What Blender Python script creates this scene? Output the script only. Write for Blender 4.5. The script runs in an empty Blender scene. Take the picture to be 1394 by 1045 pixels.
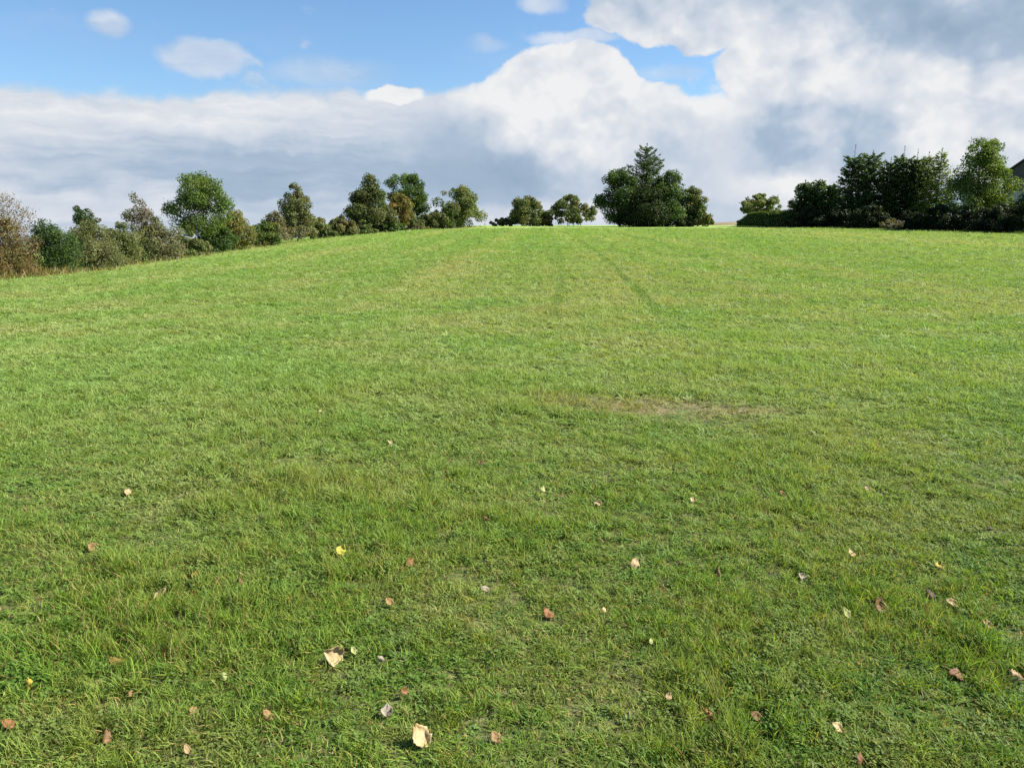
import bpy, math, random
import numpy as np
from mathutils import Vector, Matrix

R = math.radians
rng = np.random.default_rng(7)
random.seed(7)
sc = bpy.context.scene
COL = sc.collection

# ------------------------------------------------------------------ camera
F = 1094.0                      # focal length in photo pixels (1394 wide)
HORIZON = 297.0
PITCH = math.atan((522.5 - HORIZON) / F)
EYE = 1.6
cam = bpy.data.cameras.new('camera')
cam.sensor_width = 36.0
cam.lens = 36.0 * F / 1394.0
cam.clip_start = 0.05
cam.clip_end = 20000
cam_o = bpy.data.objects.new('camera', cam)
COL.objects.link(cam_o)
cam_o.location = (0, 0, EYE)
cam_o.rotation_euler = (math.pi / 2 - PITCH + 0.0018, 0, 0)
sc.camera = cam_o

def smooth(a, b, x):
    t = np.clip((x - a) / (b - a), 0, 1)
    return t * t * (3 - 2 * t)

def hsh(ix, iy, seed):
    h = (ix.astype(np.int64) * 374761393 + iy.astype(np.int64) * 668265263 + seed * 1442695041) & 0xFFFFFFFF
    h = ((h ^ (h >> 13)) * 1274126177) & 0xFFFFFFFF
    return ((h ^ (h >> 16)) & 0xFFFF) / 65535.0

def vnoise(x, y, seed=0):
    ix, iy = np.floor(x), np.floor(y)
    fx, fy = x - ix, y - iy
    fx = fx * fx * (3 - 2 * fx); fy = fy * fy * (3 - 2 * fy)
    ix = ix.astype(np.int64); iy = iy.astype(np.int64)
    a = hsh(ix, iy, seed); b = hsh(ix + 1, iy, seed); c = hsh(ix, iy + 1, seed); d = hsh(ix + 1, iy + 1, seed)
    return (a * (1 - fx) + b * fx) * (1 - fy) + (c * (1 - fx) + d * fx) * fy

def fbm(x, y, seed=0, oct=4):
    s = 0; a = 0.5; n = 0
    for k in range(oct):
        s = s + a * vnoise(x * 2 ** k + 17.3 * k, y * 2 ** k - 9.1 * k, seed + k); n += a; a *= 0.5
    return s / n

def ground_z(x, y):
    x = np.asarray(x, float); y = np.asarray(y, float)
    z = 0.42 * smooth(12, 135, y)
    xl = np.minimum(x + 1.5, 0)
    z = z - 9.0 * (1 - np.exp(-0.00232 * xl * xl / 9.0)) * smooth(4, 40, y) * (1 - 0.25 * smooth(90, 140, y))
    z = z - 24.0 * smooth(165, 900, np.hypot(x, y)) * smooth(-50, 165, y + 0 * x)
    near = smooth(2, 12, np.hypot(x, y))
    z = z + (fbm(x * 0.11, y * 0.11, 5, 3) - 0.5) * 0.10 * near * (1 - smooth(90, 140, y))
    z = z + (fbm(x * 0.9, y * 0.9, 9, 2) - 0.5) * 0.035 * (1 - smooth(40, 90, y))
    z = z - 110.0 * smooth(500, 3500, np.hypot(x, y)) * smooth(0.02, -0.12, x / np.maximum(np.abs(y), 1))
    far = smooth(500, 1900, y)
    z = z + far * (26 * np.exp(-((x / np.maximum(y, 1) - 0.27) / 0.07) ** 2) * (1 - smooth(2600, 4200, y)) - 10 + 9 * (fbm(x * 0.0011 + 3.1, y * 0.0009, 21, 3) - 0.5))
    return z

def ray(px, py):
    r = (px - 697.0) / F; u = (522.5 - py) / F
    cp, sp = math.cos(PITCH), math.sin(PITCH)
    return np.array([r, cp + sp * u, -sp + cp * u])

def hit(px, py, cap=150.0, h=0.0):
    d = ray(px, py); d = d / d[1]
    y = 1.2
    while y < cap:
        if EYE + d[2] * y < float(ground_z(d[0] * y, y)) + h:
            lo, hi = y - (0.02 if y < 12 else 0.25), y
            for _ in range(18):
                m = 0.5 * (lo + hi)
                if EYE + d[2] * m < float(ground_z(d[0] * m, m)) + h: hi = m
                else: lo = m
            return np.array([d[0] * hi, hi, EYE + d[2] * hi])
        y += 0.02 if y < 12 else 0.25
    return np.array([d[0] * cap, cap, float(ground_z(d[0] * cap, cap)) + h])

def at_depth(px, Y):
    d = ray(px, 310); d = d / d[1]
    x = d[0] * Y
    return np.array([x, Y, float(ground_z(x, Y))])

def z_at(py, Y):
    d = ray(697, py); d = d / d[1]
    return EYE + d[2] * Y

# ------------------------------------------------------------------ object helpers
def tag(o, label=None, cat=None, group=None, kind=None):
    if label: o['label'] = label
    if cat: o['category'] = cat
    if group: o['group'] = group
    if kind: o['kind'] = kind
    return o

def empty(name, loc, rz=0.0):
    o = bpy.data.objects.new(name, None)
    o.location = tuple(float(v) for v in loc); o.rotation_euler = (0, 0, rz)
    o.empty_display_size = 0.3
    COL.objects.link(o)
    return o

def link(name, me, parent=None, mat=None, col=None):
    o = bpy.data.objects.new(name, me)
    (col or COL).objects.link(o)
    if mat: me.materials.append(mat)
    if parent: o.parent = parent
    return o

def np_mesh(name, verts, quads=None, tris=None, colors=None, smooth_shade=False):
    me = bpy.data.meshes.new(name)
    verts = np.asarray(verts, np.float32)
    loops, starts, totals = [], [], []
    pos = 0
    for arr, k in ((quads, 4), (tris, 3)):
        if arr is None or len(arr) == 0: continue
        arr = np.asarray(arr, np.int32)
        loops.append(arr.ravel())
        starts.append(pos + np.arange(len(arr), dtype=np.int32) * k)
        totals.append(np.full(len(arr), k, np.int32))
        pos += arr.size
    loops = np.concatenate(loops); starts = np.concatenate(starts)
    me.vertices.add(len(verts)); me.vertices.foreach_set('co', verts.ravel())
    me.loops.add(len(loops)); me.loops.foreach_set('vertex_index', loops)
    me.polygons.add(len(starts)); me.polygons.foreach_set('loop_start', starts)
    if smooth_shade:
        me.polygons.foreach_set('use_smooth', np.ones(len(starts), bool))
    me.update(calc_edges=True)
    me.validate()
    if colors is not None:
        a = me.attributes.new('Col', 'FLOAT_COLOR', 'FACE')
        c = np.ones((len(starts), 4), np.float32); c[:, :3] = colors
        a.data.foreach_set('color', c.ravel())
    return me

class Tubes:
    def __init__(self): self.v, self.q, self.t, self.n = [], [], [], 0
    def add(self, pts, radii, k=6):
        pts = np.asarray(pts, float); m = len(pts)
        a = np.linspace(0, 2 * math.pi, k, endpoint=False)
        rings = []
        for i in range(m):
            t = pts[min(i + 1, m - 1)] - pts[max(i - 1, 0)]
            t = t / (np.linalg.norm(t) + 1e-9)
            u = np.cross(t, [0.31, 0.95, 0.07] if abs(t[2]) > 0.8 else [0, 0, 1.0]); u /= np.linalg.norm(u) + 1e-9
            w = np.cross(t, u)
            rings.append(pts[i] + radii[i] * (np.cos(a)[:, None] * u + np.sin(a)[:, None] * w))
        self.v.append(np.concatenate(rings))
        for i in range(m - 1):
            for j in range(k):
                b = self.n + i * k; c = b + k; j2 = (j + 1) % k
                self.q.append((b + j, b + j2, c + j2, c + j))
        tip = self.n + (m - 1) * k
        for j in range(1, k - 1): self.t.append((tip, tip + j, tip + j + 1))
        self.n += m * k
    def mesh(self, name):
        return np_mesh(name, np.concatenate(self.v), self.q, self.t, smooth_shade=True)

# ------------------------------------------------------------------ shader helpers
class S:                                            # a socket with arithmetic
    def __init__(self, nt, sock): self.nt, self.s = nt, sock
    def _m(self, op, *o):
        n = self.nt.nodes.new('ShaderNodeMath'); n.operation = op
        for i, a in enumerate((self,) + o):
            if isinstance(a, S): self.nt.links.new(a.s, n.inputs[i])
            else: n.inputs[i].default_value = a
        return S(self.nt, n.outputs[0])
    def __add__(self, o): return self._m('ADD', o)
    __radd__ = __add__
    def __sub__(self, o): return self._m('SUBTRACT', o)
    def __rsub__(self, o): return (self * -1) + o
    def __mul__(self, o): return self._m('MULTIPLY', o)
    __rmul__ = __mul__
    def __truediv__(self, o): return self._m('DIVIDE', o)
    def max(self, o): return self._m('MAXIMUM', o)
    def min(self, o): return self._m('MINIMUM', o)
    def pow(self, o): return self._m('POWER', o)
    def abs(self): return self._m('ABSOLUTE')
    def step(self, a, b):
        n = self.nt.nodes.new('ShaderNodeMapRange'); n.interpolation_type = 'SMOOTHSTEP'
        self.nt.links.new(self.s, n.inputs[0]); n.inputs[1].default_value = a; n.inputs[2].default_value = b
        return S(self.nt, n.outputs[0])
    def lin(self, a, b, c=0.0, d=1.0):
        n = self.nt.nodes.new('ShaderNodeMapRange')
        self.nt.links.new(self.s, n.inputs[0])
        for i, v in enumerate((a, b, c, d)): n.inputs[i + 1].default_value = v
        return S(self.nt, n.outputs[0])

def mixc(nt, f, a, b, blend='MIX'):
    n = nt.nodes.new('ShaderNodeMix'); n.data_type = 'RGBA'; n.blend_type = blend; n.clamp_factor = True
    if isinstance(f, S): nt.links.new(f.s, n.inputs[0])
    else: n.inputs[0].default_value = f
    for i, c in ((6, a), (7, b)):
        if isinstance(c, (tuple, list)): n.inputs[i].default_value = (*c, 1)
        else: nt.links.new(c.s if isinstance(c, S) else c, n.inputs[i])
    return n.outputs[2]

def noise(nt, vec, scale, detail=4, rough=0.55, dist=0.0, dim='3D'):
    n = nt.nodes.new('ShaderNodeTexNoise'); n.noise_dimensions = dim
    nt.links.new(vec.s if isinstance(vec, S) else vec, n.inputs['Vector'])
    n.inputs['Scale'].default_value = scale; n.inputs['Detail'].default_value = detail
    n.inputs['Roughness'].default_value = rough; n.inputs['Distortion'].default_value = dist
    return S(nt, n.outputs['Fac'])

def comb(nt, x, y, z=0.0):
    n = nt.nodes.new('ShaderNodeCombineXYZ')
    for i, a in enumerate((x, y, z)):
        if isinstance(a, S): nt.links.new(a.s, n.inputs[i])
        else: n.inputs[i].default_value = a
    return S(nt, n.outputs[0])

def new_mat(name):
    m = bpy.data.materials.new(name); m.use_nodes = True
    nt = m.node_tree; nt.nodes.clear()
    out = nt.nodes.new('ShaderNodeOutputMaterial')
    return m, nt, out

def leafy(nt, out, color, transl=0.35, rough=0.5, spec=0.25, tcol=(1.15, 1.15, 0.55)):
    p = nt.nodes.new('ShaderNodeBsdfPrincipled'); p.inputs['Roughness'].default_value = rough
    p.inputs['Specular IOR Level'].default_value = spec
    nt.links.new(color, p.inputs['Base Color'])
    t = nt.nodes.new('ShaderNodeBsdfTranslucent')
    nt.links.new(mixc(nt, 1.0, color, tcol, 'MULTIPLY'), t.inputs[0])
    mx = nt.nodes.new('ShaderNodeMixShader'); mx.inputs[0].default_value = transl
    nt.links.new(p.outputs[0], mx.inputs[1]); nt.links.new(t.outputs[0], mx.inputs[2])
    nt.links.new(mx.outputs[0], out.inputs[0])

def attr(nt, name, typ='GEOMETRY'):
    n = nt.nodes.new('ShaderNodeAttribute'); n.attribute_name = name; n.attribute_type = typ
    return n

def simple_mat(name, c1, c2, scale=8, rough=0.85, spec=0.2):
    m, nt, out = new_mat(name)
    tc = nt.nodes.new('ShaderNodeTexCoord')
    n = noise(nt, tc.outputs['Object'], scale, 6, 0.6)
    p = nt.nodes.new('ShaderNodeBsdfPrincipled')
    nt.links.new(mixc(nt, n.step(0.35, 0.65), c1, c2), p.inputs['Base Color'])
    p.inputs['Roughness'].default_value = rough; p.inputs['Specular IOR Level'].default_value = spec
    b = nt.nodes.new('ShaderNodeBump'); b.inputs['Strength'].default_value = 0.4; b.inputs['Distance'].default_value = 0.02
    nt.links.new(n.s, b.inputs['Height']); nt.links.new(b.outputs[0], p.inputs['Normal'])
    nt.links.new(p.outputs[0], out.inputs[0])
    return m

# field tone shared by ground sheet and grass blades: position -> (dry, lush, bare) masks
def field_masks(nt):
    g = nt.nodes.new('ShaderNodeNewGeometry')
    pos = g.outputs['Position']
    sp = nt.nodes.new('ShaderNodeSeparateXYZ'); nt.links.new(pos, sp.inputs[0])
    x, y = S(nt, sp.outputs[0]), S(nt, sp.outputs[1])
    n1 = noise(nt, comb(nt, x, y, 0), 0.55, 5, 0.6)                 # metre-sized patches
    n2 = noise(nt, comb(nt, x * 1.0, y * 0.28, 4.0), 0.22, 4, 0.55) # streaks along the mowing direction
    n3 = noise(nt, comb(nt, x, y, 9.0), 0.045, 3, 0.5)              # broad tone
    n4 = noise(nt, comb(nt, x, y, 2.0), 3.2, 3, 0.6)                # hand-sized tufts
    dry = (n1 * 0.42 + n2 * 0.28 + n3 * 0.2 + n4 * 0.22).step(0.50, 0.68)
    lush = (n1 * 0.3 + n2 * 0.25 + n3 * 0.25 + n4 * 0.25).step(0.53, 0.38)
    # two bare earthy scrapes in front of the camera and a faint wheel track running up the field
    def spot(cx, cy, rx, ry):
        dx = (x - cx) / rx; dy = (y - cy) / ry
        return ((dx * dx + dy * dy).pow(0.5) + (n4 - 0.5) * 1.6).step(1.0, 0.35)
    bare = spot(BARE[0][0], BARE[0][1], 1.05, 0.5).max(spot(BARE[1][0], BARE[1][1], 0.55, 0.30))
    tr = None
    for off, wgt in ((0.0, 1.0), (-1.75, 0.6)):
        cx = (y * y) * TRACK[0] + y * TRACK[1] + (TRACK[2] + off)
        d = ((x - cx + (n1 - 0.5) * 0.25).abs()).step(0.19, 0.04) * wgt
        tr = d if tr is None else tr.max(d)
    track = tr * y.step(11, 16) * y.step(120, 90)
    sx = x - y * 0.035 + (n2 - 0.5) * 0.35
    stripe = noise(nt, comb(nt, sx, 0.0, 11.0), 0.34, 2, 0.5).step(0.36, 0.64) * y.step(8, 22)
    n5 = noise(nt, comb(nt, x, y, 6.0), 5.5, 3, 0.6).step(0.52, 0.68)
    return dict(n5=n5, stripe=stripe, x=x, y=y, pos=pos, dry=dry, lush=lush, bare=bare, track=track, n1=n1, n4=n4)

_t = np.array([hit(*p)[:2] for p in ((768, 316), (789, 327), (815, 343), (836, 362), (852, 380), (880, 410))])
TRACK = [float(v) for v in np.polyfit(_t[:, 1], _t[:, 0], 2)]
BARE = [hit(855, 550)[:2], hit(985, 560)[:2]]

# ------------------------------------------------------------------ world
SUN_AZ, SUN_EL = R(84), R(39)
world = bpy.data.worlds.new('World'); sc.world = world
world.use_nodes = True
nt = world.node_tree; nt.nodes.clear()
wout = nt.nodes.new('ShaderNodeOutputWorld'); bg = nt.nodes.new('ShaderNodeBackground')
bg.inputs[1].default_value = 0.057
nt.links.new(bg.outputs[0], wout.inputs[0])
sky = nt.nodes.new('ShaderNodeTexSky'); sky.sky_type = 'NISHITA'; sky.sun_disc = False
sky.sun_elevation = SUN_EL; sky.sun_rotation = SUN_AZ
sky.air_density = 1.0; sky.dust_density = 0.4; sky.ozone_density = 1.6
tc = nt.nodes.new('ShaderNodeTexCoord')
sp = nt.nodes.new('ShaderNodeSeparateXYZ'); nt.links.new(tc.outputs['Generated'], sp.inputs[0])
dx, dy, dz = (S(nt, sp.outputs[i]) for i in range(3))
AZ = dx._m('ARCTAN2', dy)
EL = dz._m('ARCSINE')

def ang(px, py):
    d = ray(px, py); d = d / np.linalg.norm(d)
    return math.atan2(d[0], d[1]), math.asin(d[2])

def blob(a, e, px, py, rx, ry, p=1.0):             # soft oval of cloud round a direction of the sky
    ca, ce = ang(px, py)
    u = (a - ca) * (F / rx); v = (e - ce) * (F / ry)
    return ((u * u + v * v) * -1 + 1).max(0.0).pow(p)

P0 = comb(nt, AZ, EL, 0.0)
def warp(scale, z, amp):
    n = nt.nodes.new('ShaderNodeTexNoise'); n.inputs['Scale'].default_value = scale; n.inputs['Detail'].default_value = 5
    nt.links.new(comb(nt, AZ, EL, z).s, n.inputs['Vector'])
    s = nt.nodes.new('ShaderNodeSeparateColor'); nt.links.new(n.outputs['Color'], s.inputs[0])
    return (S(nt, s.outputs[0]) - 0.5) * amp, (S(nt, s.outputs[1]) - 0.5) * amp
wa, we = warp(9.0, 0.0, 0.10)
wa2, we2 = warp(34.0, 5.0, 0.028)
A1 = AZ + wa + wa2; E1 = EL + we * 0.7 + we2
A2 = AZ + wa * 0.14 + wa2 * 0.7; E2 = EL + we * 0.10 + we2 * 0.7

# billows: rounded heads with creases between them; read twice so the sunward side comes out lighter
def vor(v, sc_, det, rough, smth):
    vo = nt.nodes.new('ShaderNodeTexVoronoi'); vo.feature = 'SMOOTH_F1'; vo.inputs['Scale'].default_value = sc_
    vo.inputs['Smoothness'].default_value = smth; vo.inputs['Detail'].default_value = det; vo.inputs['Roughness'].default_value = rough
    vo.normalize = True
    nt.links.new(v.s, vo.inputs['Vector'])
    return 0.5 - S(nt, vo.outputs['Distance'])
def heads(oa, oe):
    v = comb(nt, A2 + oa, (E2 + oe) * 1.25, 1.7)
    return vor(v, 13.0, 3.0, 0.55, 0.8)
vq = comb(nt, A2, E2 * 1.15, 1.7)
b0 = noise(nt, vq, 9.0, 7, 0.52)
f0 = noise(nt, vq, 24.0, 6, 0.58) * 0.6 + vor(vq, 46.0, 1.0, 0.5, 0.5) * 0.5 + 0.2
h0 = heads(0, 0)
relief = h0 - heads(0.012, 0.016)

# bank of cloud along the horizon: the height of its top edge by azimuth
fc = nt.nodes.new('ShaderNodeFloatCurve')
prof = [(-400, 150), (-80, 115), (60, 119), (130, 122), (200, 128), (330, 132), (430, 125), (530, 124), (600, 122), (650, 110), (682, 96), (702, 80),
        (735, 66), (775, 60), (818, 66), (846, 82), (862, 102), (882, 114), (915, 118), (945, 136), (1010, 132), (1060, 120), (1200, 100), (1500, 60), (1800, 90)]
AZ_LO, AZ_HI, EL_HI = -1.0, 1.0, 0.30
cv = fc.mapping.curves[0]
pts = []
for px, py in prof:
    a, e = ang(px, py); pts.append(((a - AZ_LO) / (AZ_HI - AZ_LO), e / EL_HI))
pts = [p for p in pts if 0.002 < p[0] < 0.998]
cv.points[0].location = (0, pts[0][1]); cv.points[1].location = (1, pts[-1][1])
for p in pts: cv.points.new(*p)
fc.mapping.update()
nt.links.new((AZ + wa2 * 0.7).lin(AZ_LO, AZ_HI).s, fc.inputs['Value'])
top = S(nt, fc.outputs[0]) * EL_HI
edge = top - EL + (b0 - 0.5) * 0.040 + (f0 - 0.5) * 0.026
cum_zone = blob(AZ, EL, 790, 130, 190, 130, 0.6)
bank = edge.step(-0.005, 0.011) * (1 - cum_zone) + edge.step(-0.002, 0.0045) * cum_zone

# great cloud filling the upper right
ur = blob(A1, E1, 1272, 60, 236, 150, 0.8).max(blob(A1, E1, 1420, 90, 330, 220, 0.8)).max(blob(A1, E1, 1112, 100, 92, 80, 0.8))
ur = ur.max(blob(A1, E1, 925, 4, 130, 50, 0.9) * 0.8).max(blob(A1, E1, 1180, -60, 300, 112, 0.8))
urm = (ur + (b0 - 0.5) * 0.8 + (f0 - 0.5) * 0.45).step(0.14, 0.30)

# small scraps in the blue
scr = (blob(A2, E2, 145, 30, 30, 22) * 0.8).max(blob(A2, E2, 278, 75, 66, 27) * 0.95)
scr = scr.max(blob(A2, E2, 460, 98, 120, 26) * 0.45).max(blob(A2, E2, 660, 57, 42, 14) * 0.4)
scr = scr.max(blob(A2, E2, 782, 48, 75, 13) * 0.75).max(blob(A2, E2, 736, 3, 40, 15) * 0.7).max(blob(A2, E2, 905, 98, 70, 16) * 0.4)
scrm = (scr + (b0 - 0.5) * 0.7 * scr.step(0, 0.2)).step(0.08, 0.75)
puff = (blob(A2, E2, 536, 127, 44, 13, 0.8) + (b0 - 0.5) * 0.5 + (f0 - 0.5) * 0.5).step(0.10, 0.60)
# rest of the vault, out of the picture: broken cloud
wild = noise(nt, tc.outputs['Generated'], 2.6, 7, 0.55)
out_of_view = (AZ.abs()).step(0.75, 1.0).max(EL.step(0.40, 0.6))
rest = wild.step(0.50, 0.66) * out_of_view
thin = noise(nt, comb(nt, A1, E1 * 3.0, 3.0), 5.0, 5, 0.55).step(0.45, 0.85) * 0.16
mask = bank.max(urm).max(scrm * 0.66).max(puff).max(rest).max(thin).min(1.0)

# light and shade of the clouds
crisp = cum_zone.max(ur.step(0.0, 0.3))
L = 0.57 + ((h0 - 0.30) * 1.3 + relief * 1.3 + (f0 - 0.5) * 0.45) * (crisp * 0.75 + 0.25) + (b0 - 0.5) * 0.7
strata = noise(nt, comb(nt, A2, E2 * 6.5, 7.0), 8.0, 7, 0.58)
left = (AZ.step(-0.02, -0.20))
L = L * (1 - left * 0.8) + (0.57 + (strata - 0.5) * 1.15 + relief * 0.12 + (b0 - 0.5) * 0.2) * (left * 0.8)
rim = (edge.step(0.055, 0.0)) * bank
L = L + rim * (0.20 - 0.06 * cum_zone) * (1 - urm)
for px, py, rx, ry, w in ((775, 110, 160, 95, 0.24), (830, 175, 190, 80, 0.20), (1350, 215, 130, 60, 0.22), (980, 150, 90, 50, 0.10), (60, 140, 300, 22, 0.08), (230, 160, 260, 16, 0.08), (80, 212, 200, 14, 0.10), (1150, 85, 140, 60, 0.30), (1360, 140, 120, 70, 0.26), (1010, 60, 60, 60, 0.20),
                          (1150, 245, 260, 36, 0.24), (900, 8, 130, 40, 0.15), (740, 290, 200, 25, 0.18), (120, 265, 260, 24, 0.22),
                          (1300, 22, 190, 48, -0.40), (1045, 190, 75, 38, -0.24), (1180, 175, 150, 36, -0.10), (380, 232, 380, 50, -0.30), (740, 245, 110, 36, -0.10), (660, 240, 190, 40, -0.16), (690, 150, 90, 50, 0.18), (130, 185, 160, 25, 0.1),
                          (640, 180, 90, 30, -0.12)):
    L = L + blob(A1, E1, px, py, rx, ry, 1.0) * w
L = L + puff * 0.35 + scrm * (1 - bank) * 0.15
ramp = nt.nodes.new('ShaderNodeValToRGB')
el = ramp.color_ramp.elements
el[0].position = 0.0; el[0].color = (2.15, 2.92, 3.85, 1)
el[1].position = 1.0; el[1].color = (6.0, 6.05, 6.1, 1)
e = el.new(0.34); e.color = (2.85, 3.6, 4.55, 1)
e = el.new(0.66); e.color = (4.35, 4.75, 5.35, 1)
nt.links.new(L.max(0.0).min(1.0).s, ramp.inputs[0])
CLOUD_GAIN, SKY_GAIN = 1.0, (0.78, 0.97, 1.15)
cl = mixc(nt, 1.0, ramp.outputs[0], (CLOUD_GAIN,) * 3, 'MULTIPLY')
bl = mixc(nt, 1.0, sky.outputs[0], SKY_GAIN, 'MULTIPLY')
nt.links.new(mixc(nt, mask, bl, cl), bg.inputs[0])
world.cycles.sampling_method = 'MANUAL'; world.cycles.sample_map_resolution = 512

sun = bpy.data.lights.new('sun', 'SUN'); sun.energy = 4.8; sun.angle = R(0.5); sun.color = (1.0, 0.94, 0.84)
so = bpy.data.objects.new('sun', sun); COL.objects.link(so)
sdir = Vector((math.sin(SUN_AZ) * math.cos(SUN_EL), math.cos(SUN_AZ) * math.cos(SUN_EL), math.sin(SUN_EL)))
so.rotation_euler = (-sdir).to_track_quat('-Z', 'Y').to_euler()
so.location = (60, 20, 60)

# ------------------------------------------------------------------ ground sheet
def axis(lo, hi, fine, k):
    a = [0.0]
    while a[-1] < hi: a.append(a[-1] + max(fine, k * a[-1]))
    b = [0.0]
    while b[-1] < -lo: b.append(b[-1] + max(fine, k * b[-1]))
    return np.array(sorted(set([-v for v in b[1:]] + a)))
gx = axis(-4000, 4000, 0.5, 0.045); gy = axis(-300, 5000, 0.5, 0.03)
GX, GY = np.meshgrid(gx, gy)
V = np.stack([GX, GY, ground_z(GX, GY)], -1).reshape(-1, 3)
nx, ny = len(gx), len(gy)
I = (np.arange(ny - 1)[:, None] * nx + np.arange(nx - 1)[None, :]).ravel()
Q = np.stack([I, I + 1, I + nx + 1, I + nx], -1)
gm, nt, out = new_mat('field_soil_and_turf')
fm = field_masks(nt)
fine = noise(nt, fm['pos'], 22.0, 4, 0.65)
mid = noise(nt, comb(nt, fm['x'], fm['y'] * 0.35, 1.0), 2.4, 6, 0.7)
NEAR_SOIL = mixc(nt, fine.step(0.35, 0.7), (0.050, 0.070, 0.022), (0.140, 0.140, 0.055))
FARG = mixc(nt, (fine * 0.5 + mid * 0.5).step(0.36, 0.64), (0.205, 0.315, 0.072), (0.280, 0.375, 0.112))
FARG = mixc(nt, fm['dry'] * 0.55, FARG, (0.330, 0.340, 0.115))
FARG = mixc(nt, fm['lush'] * 0.5, FARG, (0.160, 0.290, 0.045))
FARG = mixc(nt, fm['track'] * 0.55, FARG, (0.120, 0.215, 0.034))
FARG = mixc(nt, fm['stripe'] * 0.52, FARG, (0.170, 0.290, 0.050))
c = mixc(nt, fm['y'].step(18, 75), NEAR_SOIL, FARG)
c = mixc(nt, fm['bare'] * 0.6, c, mixc(nt, fine.step(0.4, 0.62), (0.15, 0.105, 0.06), (0.30, 0.25, 0.14)))
plots = noise(nt, comb(nt, fm['x'] * 0.35, fm['y'], 3.0), 0.008, 2, 0.4)
FARP = mixc(nt, plots.step(0.44, 0.5), (0.22, 0.17, 0.10), (0.10, 0.14, 0.05))
c = mixc(nt, fm['y'].step(170, 260), c, FARP)
p = nt.nodes.new('ShaderNodeBsdfPrincipled'); p.inputs['Roughness'].default_value = 0.95; p.inputs['Specular IOR Level'].default_value = 0.1
nt.links.new(c, p.inputs['Base Color'])
bp = nt.nodes.new('ShaderNodeBump'); bp.inputs['Strength'].default_value = 0.8; bp.inputs['Distance'].default_value = 0.06
nt.links.new((fine * 0.5 + mid).s, bp.inputs['Height']); nt.links.new(bp.outputs[0], p.inputs['Normal'])
nt.links.new(p.outputs[0], out.inputs[0])
g = link('ground', np_mesh('ground', V, Q, smooth_shade=True), None, gm)
tag(g, 'wide grassy field rising gently to a low crest', 'ground', kind='structure')

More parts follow.
